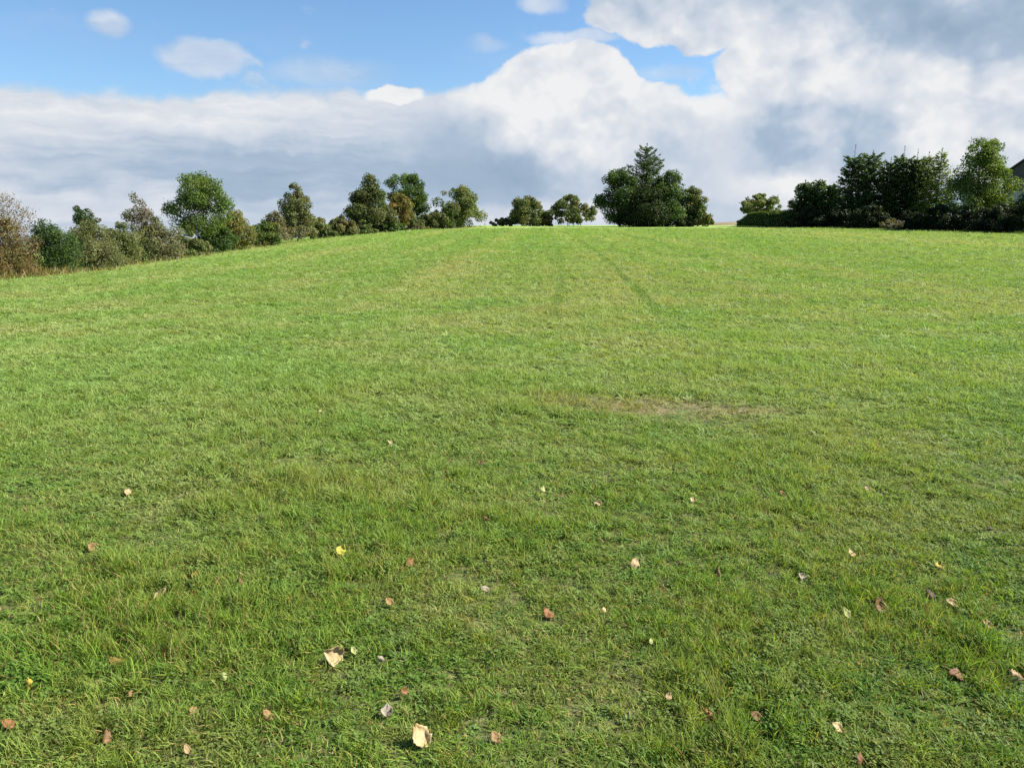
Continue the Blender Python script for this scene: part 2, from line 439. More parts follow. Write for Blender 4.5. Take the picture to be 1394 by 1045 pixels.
# ------------------------------------------------------------------ fallen leaves: list (px, py, width px, look, tilt, label)
LEAF_LIST = [
 (573, 1000, 31, 'cream', 55, 'large pale cream oval leaf, biggest and nearest, lying face up in the grass'),
 (456, 890, 27, 'cream', 78, 'pale cream leaf propped on edge with a brown shaded back, beside small greenish leaf'),
 (482, 882, 15, 'lime', 35, 'small pale greenish yellow leaf touching the upright cream leaf'),
 (217, 805, 20, 'cream', 75, 'cream leaf with a rusty brown side standing up at left'),
 (127, 741, 16, 'tan', 70, 'tan leaf with curled edge round a dark hollow at left'),
 (174, 666, 13, 'cream', 30, 'flat cream leaf farthest back on the left of the meadow'),
 (464, 745, 17, 'lemon', 55, 'bright lemon yellow leaf in the middle of the grass'),
 (557, 761, 17, 'orange', 40, 'orange brown leaf right of the lemon yellow leaf'),
 (864, 763, 19, 'cream', 72, 'tan cream leaf standing tilted with a dark shadow on its left, centre right'),
 (943, 677, 12, 'cream', 22, 'thin cream leaf lying flat, right one of the far pair'),
 (814, 682, 13, 'cream', 22, 'thin cream leaf lying flat, left one of the far pair'),
 (739, 662, 13, 'lime', 40, 'pale green leaf lying left of two thin cream leaves'),
 (531, 599, 11, 'cream', 45, 'small whitish leaf far up the meadow left of centre'),
 (661, 797, 16, 'grey', 60, 'dried grey white curled leaf at centre left'),
 (747, 831, 20, 'orange', 35, 'orange brown leaf with a pale tip near the middle'),
 (822, 825, 10, 'cream', 35, 'tiny pale leaf right of the orange brown leaf with pale tip'),
 (979, 775, 15, 'brown', 75, 'narrow brown leaf standing upright right of centre'),
 (1158, 749, 14, 'cream', 50, 'small cream white leaf above the pale green leaf on the right'),
 (1092, 782, 15, 'grey', 30, 'greyish cream leaf half sunk in grass right of the upright brown leaf'),
 (1195, 820, 22, 'brown', 60, 'brown curled leaf left of the dark brown leaf at right'),
 (1268, 804, 18, 'dark', 40, 'dark brown crumpled leaf beside a cream leaf at right'),
 (1296, 817, 16, 'cream', 30, 'flat cream leaf just right of the dark brown crumpled leaf'),
 (1152, 830, 16, 'lime', 60, 'pale green white leaf left of the brown curled leaf'),
 (1303, 914, 21, 'russet', 30, 'long russet brown curled leaf near the right edge'),
 (1384, 915, 20, 'pink', 65, 'pinkish cream leaf cut by the right edge of the view'),
 (1141, 985, 17, 'cream', 55, 'cream leaf with a bent tip low on the right'),
 (1172, 1031, 22, 'russet', 75, 'reddish brown upright leaf nearest at lower right'),
 (967, 967, 18, 'orange', 45, 'orange brown leaf half hidden in grass low right of centre'),
 (1030, 972, 20, 'brown', 45, 'crumbling dry brown leaf between two low right orange and cream leaves'),
 (366, 968, 20, 'tan', 60, 'tan brown leaf low on the left of centre'),
 (527, 963, 22, 'grey', 25, 'flat tan grey leaf above left of the largest cream leaf'),
 (551, 935, 12, 'orange', 75, 'small orange leaf on edge above the flat tan grey leaf'),
 (40, 926, 15, 'yellow', 60, 'golden yellow leaf near the left edge'),
 (263, 962, 12, 'tan', 40, 'small tan leaf left of the tan brown leaf'),
 (158, 895, 19, 'gold', 35, 'golden brown leaf right of the golden yellow leaf'),
 (178, 938, 13, 'tan', 20, 'thin tan leaf lying flat below the golden brown leaf'),
 (254, 1014, 14, 'pink', 60, 'pinkish tan leaf near the bottom left'),
 (305, 916, 12, 'lime', 45, 'small pale green leaf at lower left'),
 (327, 789, 14, 'brown', 70, 'brown leaf standing right of the greenish ring shaped leaf'),
 (266, 779, 15, 'gold', 60, 'greenish gold leaf curled like a ring at left'),
 (530, 815, 15, 'tan', 35, 'brown tan leaf above right of the upright cream leaf'),
 (675, 998, 18, 'tan', 40, 'dark tan leaf right of the largest cream leaf'),
 (519, 892, 13, 'grey', 70, 'grey white shred of leaf right of the small greenish yellow leaf'),
 (663, 702, 11, 'russet', 45, 'small reddish brown leaf far back in the middle'),
 (886, 868, 9, 'lime', 65, 'tiny pale green leaf low right of the middle'),
 (1343, 845, 14, 'pink', 40, 'pink tan leaf right of the flat cream leaf near the right edge'),
 (1278, 766, 14, 'yellow', 35, 'yellow leaf scrap in the grass at far right'),
 (1181, 662, 10, 'pink', 45, 'small pinkish leaf far back on the right'),
 (1349, 714, 10, 'dark', 45, 'small dark leaf far back near the right edge'),
 (435, 557, 8, 'cream', 35, 'tiny cream leaf farthest up the meadow left of centre'),
 (655, 627, 11, 'brown', 35, 'small dull brown leaf in the distance at the middle'),
 (143, 998, 20, 'brown', 35, 'dull brown crumpled leaf at bottom left'),
 (12, 980, 17, 'orange', 45, 'orange brown leaf at the left edge of the view'),
 (1066, 667, 10, 'orange', 40, 'small orange leaf far back right of centre'),
 (910, 943, 12, 'pink', 40, 'pinkish dry leaf low in the middle right'),
]
LEAF_COL = dict(cream=((0.46, 0.36, 0.19), (0.34, 0.22, 0.09)), lime=((0.34, 0.37, 0.14), (0.24, 0.28, 0.09)), tan=((0.29, 0.19, 0.08), (0.19, 0.11, 0.045)),
                lemon=((0.46, 0.44, 0.08), (0.36, 0.34, 0.05)), orange=((0.25, 0.125, 0.048), (0.17, 0.08, 0.03)), grey=((0.31, 0.27, 0.20), (0.17, 0.135, 0.095)),
                brown=((0.17, 0.098, 0.044), (0.25, 0.155, 0.072)), dark=((0.055, 0.034, 0.022), (0.12, 0.07, 0.035)), russet=((0.17, 0.080, 0.034), (0.27, 0.165, 0.085)),
                pink=((0.36, 0.265, 0.135), (0.24, 0.15, 0.075)), yellow=((0.38, 0.31, 0.045), (0.28, 0.21, 0.03)), gold=((0.22, 0.165, 0.04), (0.15, 0.115, 0.035)))
LEAF_MAT = {}
for k, (a, b) in LEAF_COL.items():
    m, nt, out = new_mat('dry_leaf_' + k)
    tcn = nt.nodes.new('ShaderNodeTexCoord'); s3 = nt.nodes.new('ShaderNodeSeparateXYZ'); nt.links.new(tcn.outputs['Object'], s3.inputs[0])
    lx, ly = S(nt, s3.outputs[0]), S(nt, s3.outputs[1])
    n = noise(nt, tcn.outputs['Object'], 45, 5, 0.65)
    c = mixc(nt, n.step(0.45, 0.72), a, b)
    vein = ((ly - lx.abs() * 0.7) * 520)._m('SINE').step(0.86, 1.0).max(lx.abs().step(0.0016, 0.0006))
    c = mixc(nt, vein * 0.35, c, tuple(v * 0.62 for v in a))
    c = mixc(nt, noise(nt, tcn.outputs['Object'], 120, 3, 0.6).step(0.66, 0.74) * 0.7, c, tuple(v * 0.4 for v in b))
    leafy(nt, out, c, 0.22, 0.6, 0.2, (1.1, 0.9, 0.6))
    LEAF_MAT[k] = m

leaf_pos = []
def fallen_leaf(px, py, wpx, look, tilt, label, idx):
    r = np.random.default_rng(100 + idx)
    h = 0.030 if wpx > 12 else 0.036
    p = hit(px, py, h=h)
    dist = float(np.linalg.norm(p - np.array([0, 0, EYE])))
    size = wpx / F * dist * (1.08 if wpx > 23 else 0.92)                    # length
    ln, wd = size, size * r.uniform(0.58, 0.86)
    nu, nv = 14, 9
    us = np.linspace(0, 1, nu); vs = np.linspace(-1, 1, nv)
    U, Vv = np.meshgrid(us, vs, indexing='ij')
    half = 0.5 * wd * np.sin(np.pi * np.clip(U, 0, 1) ** r.uniform(0.72, 0.95)) ** 0.8
    serr = 1 + 0.07 * np.where(np.arange(nu) % 2 == 0, 1, -1)[:, None] * (np.abs(Vv) > 0.9)
    X = Vv * half * serr; Y = (U - 0.5) * ln + 0.06 * ln * np.abs(Vv)
    curl = r.uniform(0.15, 0.6) * (1 if r.random() < 0.6 else -1)
    if look in ('brown', 'dark', 'russet', 'grey'): curl *= 1.7
    Z = curl * (X ** 2) / (wd * 0.5) + r.uniform(-0.5, 0.8) * ((U - 0.5) ** 2) * ln + (fbm(U * 4 + idx, Vv * 3, idx, 2) - 0.5) * 0.30 * wd
    nz = 1 + 0.30 * (fbm(U * 3.1 + idx * 3.7, np.sign(Vv) * 2.0 + idx, 60 + idx, 2) - 0.5) * np.abs(Vv)
    X = X * nz
    X = np.where((np.abs(Vv) > 0.7) & (fbm(U * 5 + idx, np.sign(Vv) * 3, 90 + idx, 2) > 0.70), X * 0.82, X)
    vv = np.stack([X, Y, Z], -1).reshape(-1, 3)
    II = (np.arange(nu - 1)[:, None] * nv + np.arange(nv - 1)[None, :]).ravel()
    me = np_mesh('fallen_leaf', vv, np.stack([II, II + 1, II + nv + 1, II + nv], -1), smooth_shade=True)
    o = link('fallen_leaf', me, None, LEAF_MAT[look])
    so_ = o.modifiers.new('thickness', 'SOLIDIFY'); so_.thickness = 0.0006
    # lean the blade back so its face meets the eye by the angle seen in the photo, then spin it about its own normal
    spin = r.uniform(-1.0, 1.0)
    tl = R(min(tilt * 0.86, 76))
    yaw = r.uniform(0.15, 0.85)
    M = Matrix.Rotation(yaw, 3, 'Z') @ Matrix.Rotation(tl, 3, 'X') @ Matrix.Rotation(spin, 3, 'Z')
    o.rotation_euler = M.to_euler()
    rise = 0.5 * size * math.sin(tl) * 0.55
    o.location = (p[0], p[1], p[2] + max(0.0, rise - 0.022) * 0.5 - (0.002 if wpx > 23 else 0.007))
    leaf_pos.append((p[0], p[1], size))
    tag(o, label, 'leaf', 'fallen leaves scattered on the grass')
    if wpx >= 14:
        t = Tubes(); base = np.array([0, -0.5 * ln, float(Z[0, nv // 2])])
        t.add([base, base + [0.006, -0.14 * ln, 0.004], base + [0.01, -0.3 * ln, -0.004]], [0.0011, 0.0009, 0.0007], 5)
        link('leaf_stalk', t.mesh('leaf_stalk'), o, LEAF_MAT['tan'])
for i, a in enumerate(LEAF_LIST): fallen_leaf(*a, i)

# ------------------------------------------------------------------ grass
grass_m, nt, out = new_mat('grass_blade')
fm = field_masks(nt)
blade = attr(nt, 'Col').outputs['Color']
tint = S(nt, attr(nt, 'tint', 'INSTANCER').outputs['Fac'])
c = mixc(nt, tint * 0.55, blade, mixc(nt, 1.0, blade, (1.60, 1.25, 0.85), 'MULTIPLY'))
c = mixc(nt, fm['dry'] * 0.46, c, (0.315, 0.300, 0.110))
c = mixc(nt, fm['n5'] * 0.15, c, (0.235, 0.190, 0.090))
c = mixc(nt, fm['lush'] * 0.45, c, (0.088, 0.205, 0.024))
c = mixc(nt, fm['bare'] * 0.45, c, (0.32, 0.26, 0.13))
far_c = mixc(nt, fm['y'].step(1.6, 10) * 0.80, c, mixc(nt, fm['n1'].step(0.3, 0.7), (0.245, 0.370, 0.102), (0.300, 0.395, 0.128)))
far_c = mixc(nt, fm['dry'] * fm['y'].step(4, 14) * 0.58, far_c, (0.385, 0.355, 0.165))
far_c = mixc(nt, fm['lush'] * fm['y'].step(4, 14) * 0.32, far_c, (0.125, 0.270, 0.042))
far_c = mixc(nt, fm['stripe'] * 0.50, far_c, (0.150, 0.290, 0.055))
far_c = mixc(nt, fm['track'] * 0.52, far_c, (0.110, 0.220, 0.036))
far_c = mixc(nt, fm['bare'] * 0.42, far_c, (0.30, 0.235, 0.125))
leafy(nt, out, far_c, 0.40, 0.6, 0.15, (1.2, 1.15, 0.5))

GREENS = np.array([(0.102, 0.195, 0.027), (0.130, 0.230, 0.031), (0.085, 0.172, 0.028), (0.168, 0.250, 0.040), (0.120, 0.212, 0.044)])
STRAW = np.array([(0.30, 0.25, 0.11), (0.22, 0.17, 0.075), (0.36, 0.31, 0.16), (0.16, 0.105, 0.05)])
tuft_col = bpy.data.collections.new('grass_tuft_sources')
def tuft(name, n, spread, hmin, hmax, lean, width, straw, seed, flat=0.0, weeds=0):
    r = np.random.default_rng(seed)
    V, Q, T, Cc = [], [], [], []
    k = 0
    for i in range(n):
        a = r.uniform(0, 2 * math.pi); d = spread * math.sqrt(r.random())
        bx, by = d * math.cos(a), d * math.sin(a)
        h = r.uniform(hmin, hmax); dirn = r.uniform(0, 2 * math.pi); ln = lean * r.uniform(0.3, 1.3) * h
        if r.random() < flat: ln = h * 1.5; h *= 0.35
        w = width * r.uniform(0.7, 1.3)
        fx, fy = math.cos(dirn), math.sin(dirn)
        face = r.uniform(0, math.pi); sx, sy = math.cos(face) * w / 2, math.sin(face) * w / 2
        col = GREENS[r.integers(len(GREENS))] * r.uniform(0.66, 1.75)
        if r.random() < straw: col = STRAW[r.integers(len(STRAW))] * r.uniform(0.8, 1.2)
        ts = (0.0, 0.4, 0.75, 1.0); ws = (0.8, 1.0, 0.75, 0.0)
        for t, ww in zip(ts, ws):
            cx, cy, cz = bx + fx * ln * t * t, by + fy * ln * t * t, h * (t - 0.22 * t * t * (ln / (h + 1e-6)) * 0.5) - 0.004 * (t == 0)
            if ww > 0: V += [(cx - sx * ww, cy - sy * ww, cz), (cx + sx * ww, cy + sy * ww, cz)]
            else: V += [(cx, cy, cz)]
        Q += [(k, k + 1, k + 3, k + 2), (k + 2, k + 3, k + 5, k + 4)]; T += [(k + 4, k + 5, k + 6)]
        Cc.append((col, col, col)); k += 7
    qc = [c[0] for c in Cc for _ in range(2)]; tcn = [c[0] for c in Cc]
    for i in range(weeds):                          # small round clover-like leaflets near the ground
        a = r.uniform(0, 2 * math.pi); d = spread * math.sqrt(r.random())
        bx, by, bz = d * math.cos(a), d * math.sin(a), r.uniform(0.012, 0.035); s = r.uniform(0.004, 0.008)
        nrm = np.array([r.normal(0, 0.35), r.normal(0, 0.35), 1.0]); nrm /= np.linalg.norm(nrm)
        u = np.cross(nrm, [1, 0, 0]); u /= np.linalg.norm(u); w = np.cross(nrm, u); c0 = np.array([bx, by, bz])
        V += [tuple(c0 + s * u), tuple(c0 + s * w), tuple(c0 - s * u), tuple(c0 - s * w)]
        Q.append((k, k + 1, k + 2, k + 3)); qc.append(np.array((0.080, 0.165, 0.030)) * r.uniform(0.8, 1.3)); k += 4
    me = np_mesh(name, V, Q, T, np.array(list(qc) + list(tcn)))
    o = bpy.data.objects.new(name, me); me.materials.append(grass_m); tuft_col.objects.link(o)
    return o
tuft('grass_tuft_a', 15, 0.038, 0.022, 0.060, 0.8, 0.0040, 0.12, 1)
tuft('grass_tuft_b', 14, 0.034, 0.028, 0.075, 1.0, 0.0036, 0.10, 2)
tuft('grass_tuft_c', 16, 0.044, 0.015, 0.045, 1.1, 0.0042, 0.36, 3, 0.4)
tuft('grass_tuft_d', 9, 0.042, 0.015, 0.040, 0.9, 0.0042, 0.14, 4, 0.2, 22)
tuft('grass_tuft_e', 13, 0.026, 0.040, 0.100, 0.8, 0.0034, 0.12, 5)
tuft('grass_tuft_f', 14, 0.050, 0.012, 0.035, 1.3, 0.0036, 0.62, 6, 0.6)
def rosette(name, n, seed, lmin, lmax, wd):          # plantain or dandelion: broad leaves lying outwards
    r = np.random.default_rng(seed); V, Q, cc = [], [], []
    for i in range(n):
        a = 2 * math.pi * i / n + r.normal(0, 0.25); L = r.uniform(lmin, lmax); up = r.uniform(0.25, 0.9); w = wd * r.uniform(0.7, 1.2)
        d = np.array([math.cos(a), math.sin(a), 0]); sd = np.array([-math.sin(a), math.cos(a), 0]); k = len(V)
        for t, ww in ((0, .25), (.35, .8), (.7, 1.0), (1.0, .15)):
            c = d * L * t + np.array([0, 0, 0.004 + L * up * (t - 0.62 * t * t)])
            V += [tuple(c - sd * w * ww / 2 + [0, 0, .1 * w]), tuple(c), tuple(c + sd * w * ww / 2 + [0, 0, .1 * w])]
        col = np.array([(0.070, 0.150, 0.030), (0.055, 0.125, 0.030), (0.095, 0.165, 0.040)][r.integers(3)]) * r.uniform(0.85, 1.25)
        for q in range(3):
            b = k + q * 3; Q += [(b, b + 1, b + 4, b + 3), (b + 1, b + 2, b + 5, b + 4)]; cc += [col, col]
    me = np_mesh(name, V, Q, None, np.array(cc)); me.materials.append(grass_m)
    tuft_col.objects.link(bpy.data.objects.new(name, me))
rosette('grass_tuft_g', 8, 7, 0.035, 0.065, 0.014)
tuft('grass_tuft_h', 3, 0.040, 0.015, 0.040, 0.9, 0.0040, 0.14, 8, 0.2, 46)

YMAX = 110.0
def scatter(n, y0, y1, expo):
    u = rng.random(n); e = 2 - expo
    y = (y0 ** e + u * (y1 ** e - y0 ** e)) ** (1 / e)
    x = rng.uniform(-1, 1, n) * (0.66 * y + 1.4)
    return x, y
gx_, gy_ = scatter(540000, 1.35, YMAX, 1.35)
tall = fbm(gx_ * 1.3, gy_ * 1.3, 31, 4); patch = fbm(gx_ * 5.0, gy_ * 5.0, 44, 3)
lushn = fbm(gx_ * 0.35, gy_ * 0.35, 52, 3)
hs = 0.34 + 0.66 * smooth(0.30, 0.72, tall) + 0.35 * smooth(0.35, 0.75, patch)
keep = (patch + 0.35 * tall + rng.uniform(-0.26, 0.26, len(hs))) > 0.20
fine_gap = fbm(gx_ * 8.5, gy_ * 7.0, 97, 3)
keep &= ~((fine_gap < 0.36) & (rng.random(len(hs)) < 0.35 * (1 - smooth(4.5, 10, gy_))))
hs = hs * (1 + 0.55 * smooth(0.55, 0.72, fine_gap) * (1 - smooth(5, 12, gy_)))
for bx, by in BARE:
    d = np.hypot((gx_ - bx) / 0.75, (gy_ - by) / 0.45)
    hs = np.where(d < 1, hs * 0.6, hs); keep &= ~((d < 0.9) & (rng.random(len(hs)) < 0.55 * (0.4 + patch)))
ws = 0.85 * np.maximum(1.0, (gy_ / 3.2)) ** 0.62
hs = hs * np.minimum(np.maximum(1.0, (gy_ / 6.0)) ** 0.18, 1.5) * (1 - 0.5 * smooth(14, 60, gy_))
for lx, ly, ls in leaf_pos:
    d = np.hypot(gx_ - lx, (gy_ - ly) * 0.8)
    hs = np.where(d < ls * 0.75, hs * 0.45, hs)
    front = (np.abs(gx_ - lx) < ls * 0.6) & (gy_ < ly) & (gy_ > ly - 0.10 - ls)
    hs = np.where(front, np.minimum(hs, 0.5), hs)
# field edge: no grass under the hedges beyond the crop of this sheet
gx_, gy_, hs, ws, tall, lushn, patch = (a[keep] for a in (gx_, gy_, hs, ws, tall, lushn, patch))
npt = len(gx_)
kind_p = np.stack([np.full(npt, 0.9), 0.7 + 0.6 * tall, 0.35 + 0.8 * (1 - lushn), np.full(npt, 0.55), 0.9 * smooth(0.5, 0.8, tall), 0.7 * smooth(0.55, 0.3, lushn) + 0.12, 0.10 + 0.5 * (fbm(gx_ * 1.7, gy_ * 1.7, 71, 2) > 0.66), 0.15 + 1.2 * (fbm(gx_ * 2.1, gy_ * 2.1, 83, 2) > 0.62)], -1)
kind_p = np.cumsum(kind_p / kind_p.sum(1, keepdims=True), 1)
kidx = (rng.random(npt)[:, None] > kind_p).sum(1).clip(0, 7).astype(np.int32)
gme = bpy.data.meshes.new('grass')
gme.vertices.add(npt)
gme.vertices.foreach_set('co', np.stack([gx_, gy_, ground_z(gx_, gy_) - 0.002], -1).astype(np.float32).ravel())
def put(name, typ, key, arr):
    a = gme.attributes.new(name, typ, 'POINT'); a.data.foreach_set(key, np.ascontiguousarray(arr).ravel())
put('idx', 'INT', 'value', kidx)
put('scl', 'FLOAT_VECTOR', 'vector', np.stack([ws, ws, hs], -1).astype(np.float32))
rot = np.stack([rng.normal(0, 0.26, npt), rng.normal(0, 0.26, npt), rng.uniform(0, 6.283, npt)], -1).astype(np.float32)
put('rot', 'FLOAT_VECTOR', 'vector', rot)
put('tint', 'FLOAT', 'value', np.clip(rng.normal(0.45, 0.3, npt) + (0.5 - lushn) * 1.2, 0, 1).astype(np.float32))
go = link('grass', gme)
tag(go, 'short green meadow grass with dry straw mixed in covering the field', 'grass', kind='stuff')
ng = bpy.data.node_groups.new('grass_on_field', 'GeometryNodeTree')
ng.interface.new_socket('Geometry', in_out='INPUT', socket_type='NodeSocketGeometry')
ng.interface.new_socket('Geometry', in_out='OUTPUT', socket_type='NodeSocketGeometry')
N, K = ng.nodes, ng.links
gi, gout = N.new('NodeGroupInput'), N.new('NodeGroupOutput')
ci = N.new('GeometryNodeCollectionInfo'); ci.inputs['Collection'].default_value = tuft_col
ci.inputs['Separate Children'].default_value = True; ci.inputs['Reset Children'].default_value = True
iop = N.new('GeometryNodeInstanceOnPoints'); iop.inputs['Pick Instance'].default_value = True
def named(name, typ):
    n = N.new('GeometryNodeInputNamedAttribute'); n.data_type = typ; n.inputs['Name'].default_value = name
    return n.outputs['Attribute']
K.new(gi.outputs[0], iop.inputs['Points']); K.new(ci.outputs[0], iop.inputs['Instance'])
K.new(named('idx', 'INT'), iop.inputs['Instance Index']); K.new(named('scl', 'FLOAT_VECTOR'), iop.inputs['Scale'])
e2r = N.new('FunctionNodeEulerToRotation'); K.new(named('rot', 'FLOAT_VECTOR'), e2r.inputs[0]); K.new(e2r.outputs[0], iop.inputs['Rotation'])
K.new(iop.outputs[0], gout.inputs[0])
md = go.modifiers.new('grass', 'NODES'); md.node_group = ng

# ------------------------------------------------------------------ trees and shrubs
fol_m, nt, out = new_mat('foliage')
leafy(nt, out, attr(nt, 'Col').outputs['Color'], 0.46, 0.55, 0.20, (1.25, 1.15, 0.5))
bark = simple_mat('bark', (0.065, 0.050, 0.036), (0.13, 0.105, 0.078), 6)
bark_pale = simple_mat('pale_bark', (0.15, 0.13, 0.105), (0.24, 0.21, 0.175), 6)

PAL = dict(
  rust=[(0.165, 0.095, 0.042), (0.125, 0.095, 0.042), (0.19, 0.125, 0.055), (0.090, 0.090, 0.036)],
  deep=[(0.044, 0.086, 0.024), (0.060, 0.112, 0.030), (0.034, 0.068, 0.022)],
  mid=[(0.072, 0.125, 0.030), (0.098, 0.148, 0.038), (0.056, 0.100, 0.030)],
  bright=[(0.098, 0.165, 0.032), (0.140, 0.195, 0.042), (0.070, 0.122, 0.030)],
  olive=[(0.130, 0.156, 0.058), (0.160, 0.180, 0.068), (0.094, 0.122, 0.046), (0.166, 0.166, 0.074)],
  drab=[(0.148, 0.150, 0.084), (0.120, 0.134, 0.068), (0.190, 0.180, 0.114), (0.100, 0.124, 0.050)],
  yellow=[(0.205, 0.190, 0.052), (0.170, 0.170, 0.052), (0.125, 0.140, 0.042)],
  grey=[(0.155, 0.135, 0.100), (0.120, 0.108, 0.075), (0.19, 0.165, 0.125)],
  spruce=[(0.034, 0.066, 0.025), (0.048, 0.090, 0.030), (0.066, 0.110, 0.036)],
  litgreen=[(0.110, 0.180, 0.032), (0.160, 0.215, 0.042), (0.078, 0.135, 0.030)],
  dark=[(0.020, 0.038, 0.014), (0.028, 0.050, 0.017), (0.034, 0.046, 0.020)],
)

def quads_from(c, n, t, ln, wd, r):
    """pointed leaf quads: centres c, normals n, long axis t"""
    n = n / (np.linalg.norm(n, axis=1, keepdims=True) + 1e-9)
    t = t - n * (t * n).sum(1, keepdims=True); t = t / (np.linalg.norm(t, axis=1, keepdims=True) + 1e-9)
    b = np.cross(n, t)
    ln = ln[:, None]; wd = wd[:, None]
    fold = n * ln * 0.12
    v = np.stack([c - t * ln * 0.5, c + b * wd * 0.5 + fold, c + t * ln * 0.5, c - b * wd * 0.5 + fold], 1)
    k = len(c); q = np.arange(k * 4).reshape(k, 4)
    return v.reshape(-1, 3), q

PROFILE = dict(
  round=lambda t: np.sqrt(np.clip(1 - (2 * t - 0.95) ** 2 / 1.1, 0.02, 1)),
  bush=lambda t: np.clip(0.78 + 0.5 * t - 0.95 * t * t, 0.25, 1) * np.sqrt(np.clip(1.02 - t ** 3, 0.03, 1)),
  cone=lambda t: np.clip(1.0 - 0.86 * t ** 1.15, 0.08, 1) * np.clip(0.65 + 2.2 * t, 0, 1),
  tri=lambda t: np.clip(1.02 - 0.90 * t ** 1.25, 0.08, 1) * np.clip(0.72 + 1.6 * t, 0, 1),
  dome=lambda t: np.sqrt(np.clip(1 - t ** 2.1, 0.02, 1)) * np.clip(0.80 + 1.0 * t, 0, 1),
  plume=lambda t: np.clip(0.45 + 1.1 * t - 1.35 * t * t, 0.12, 1) / 0.68,
)

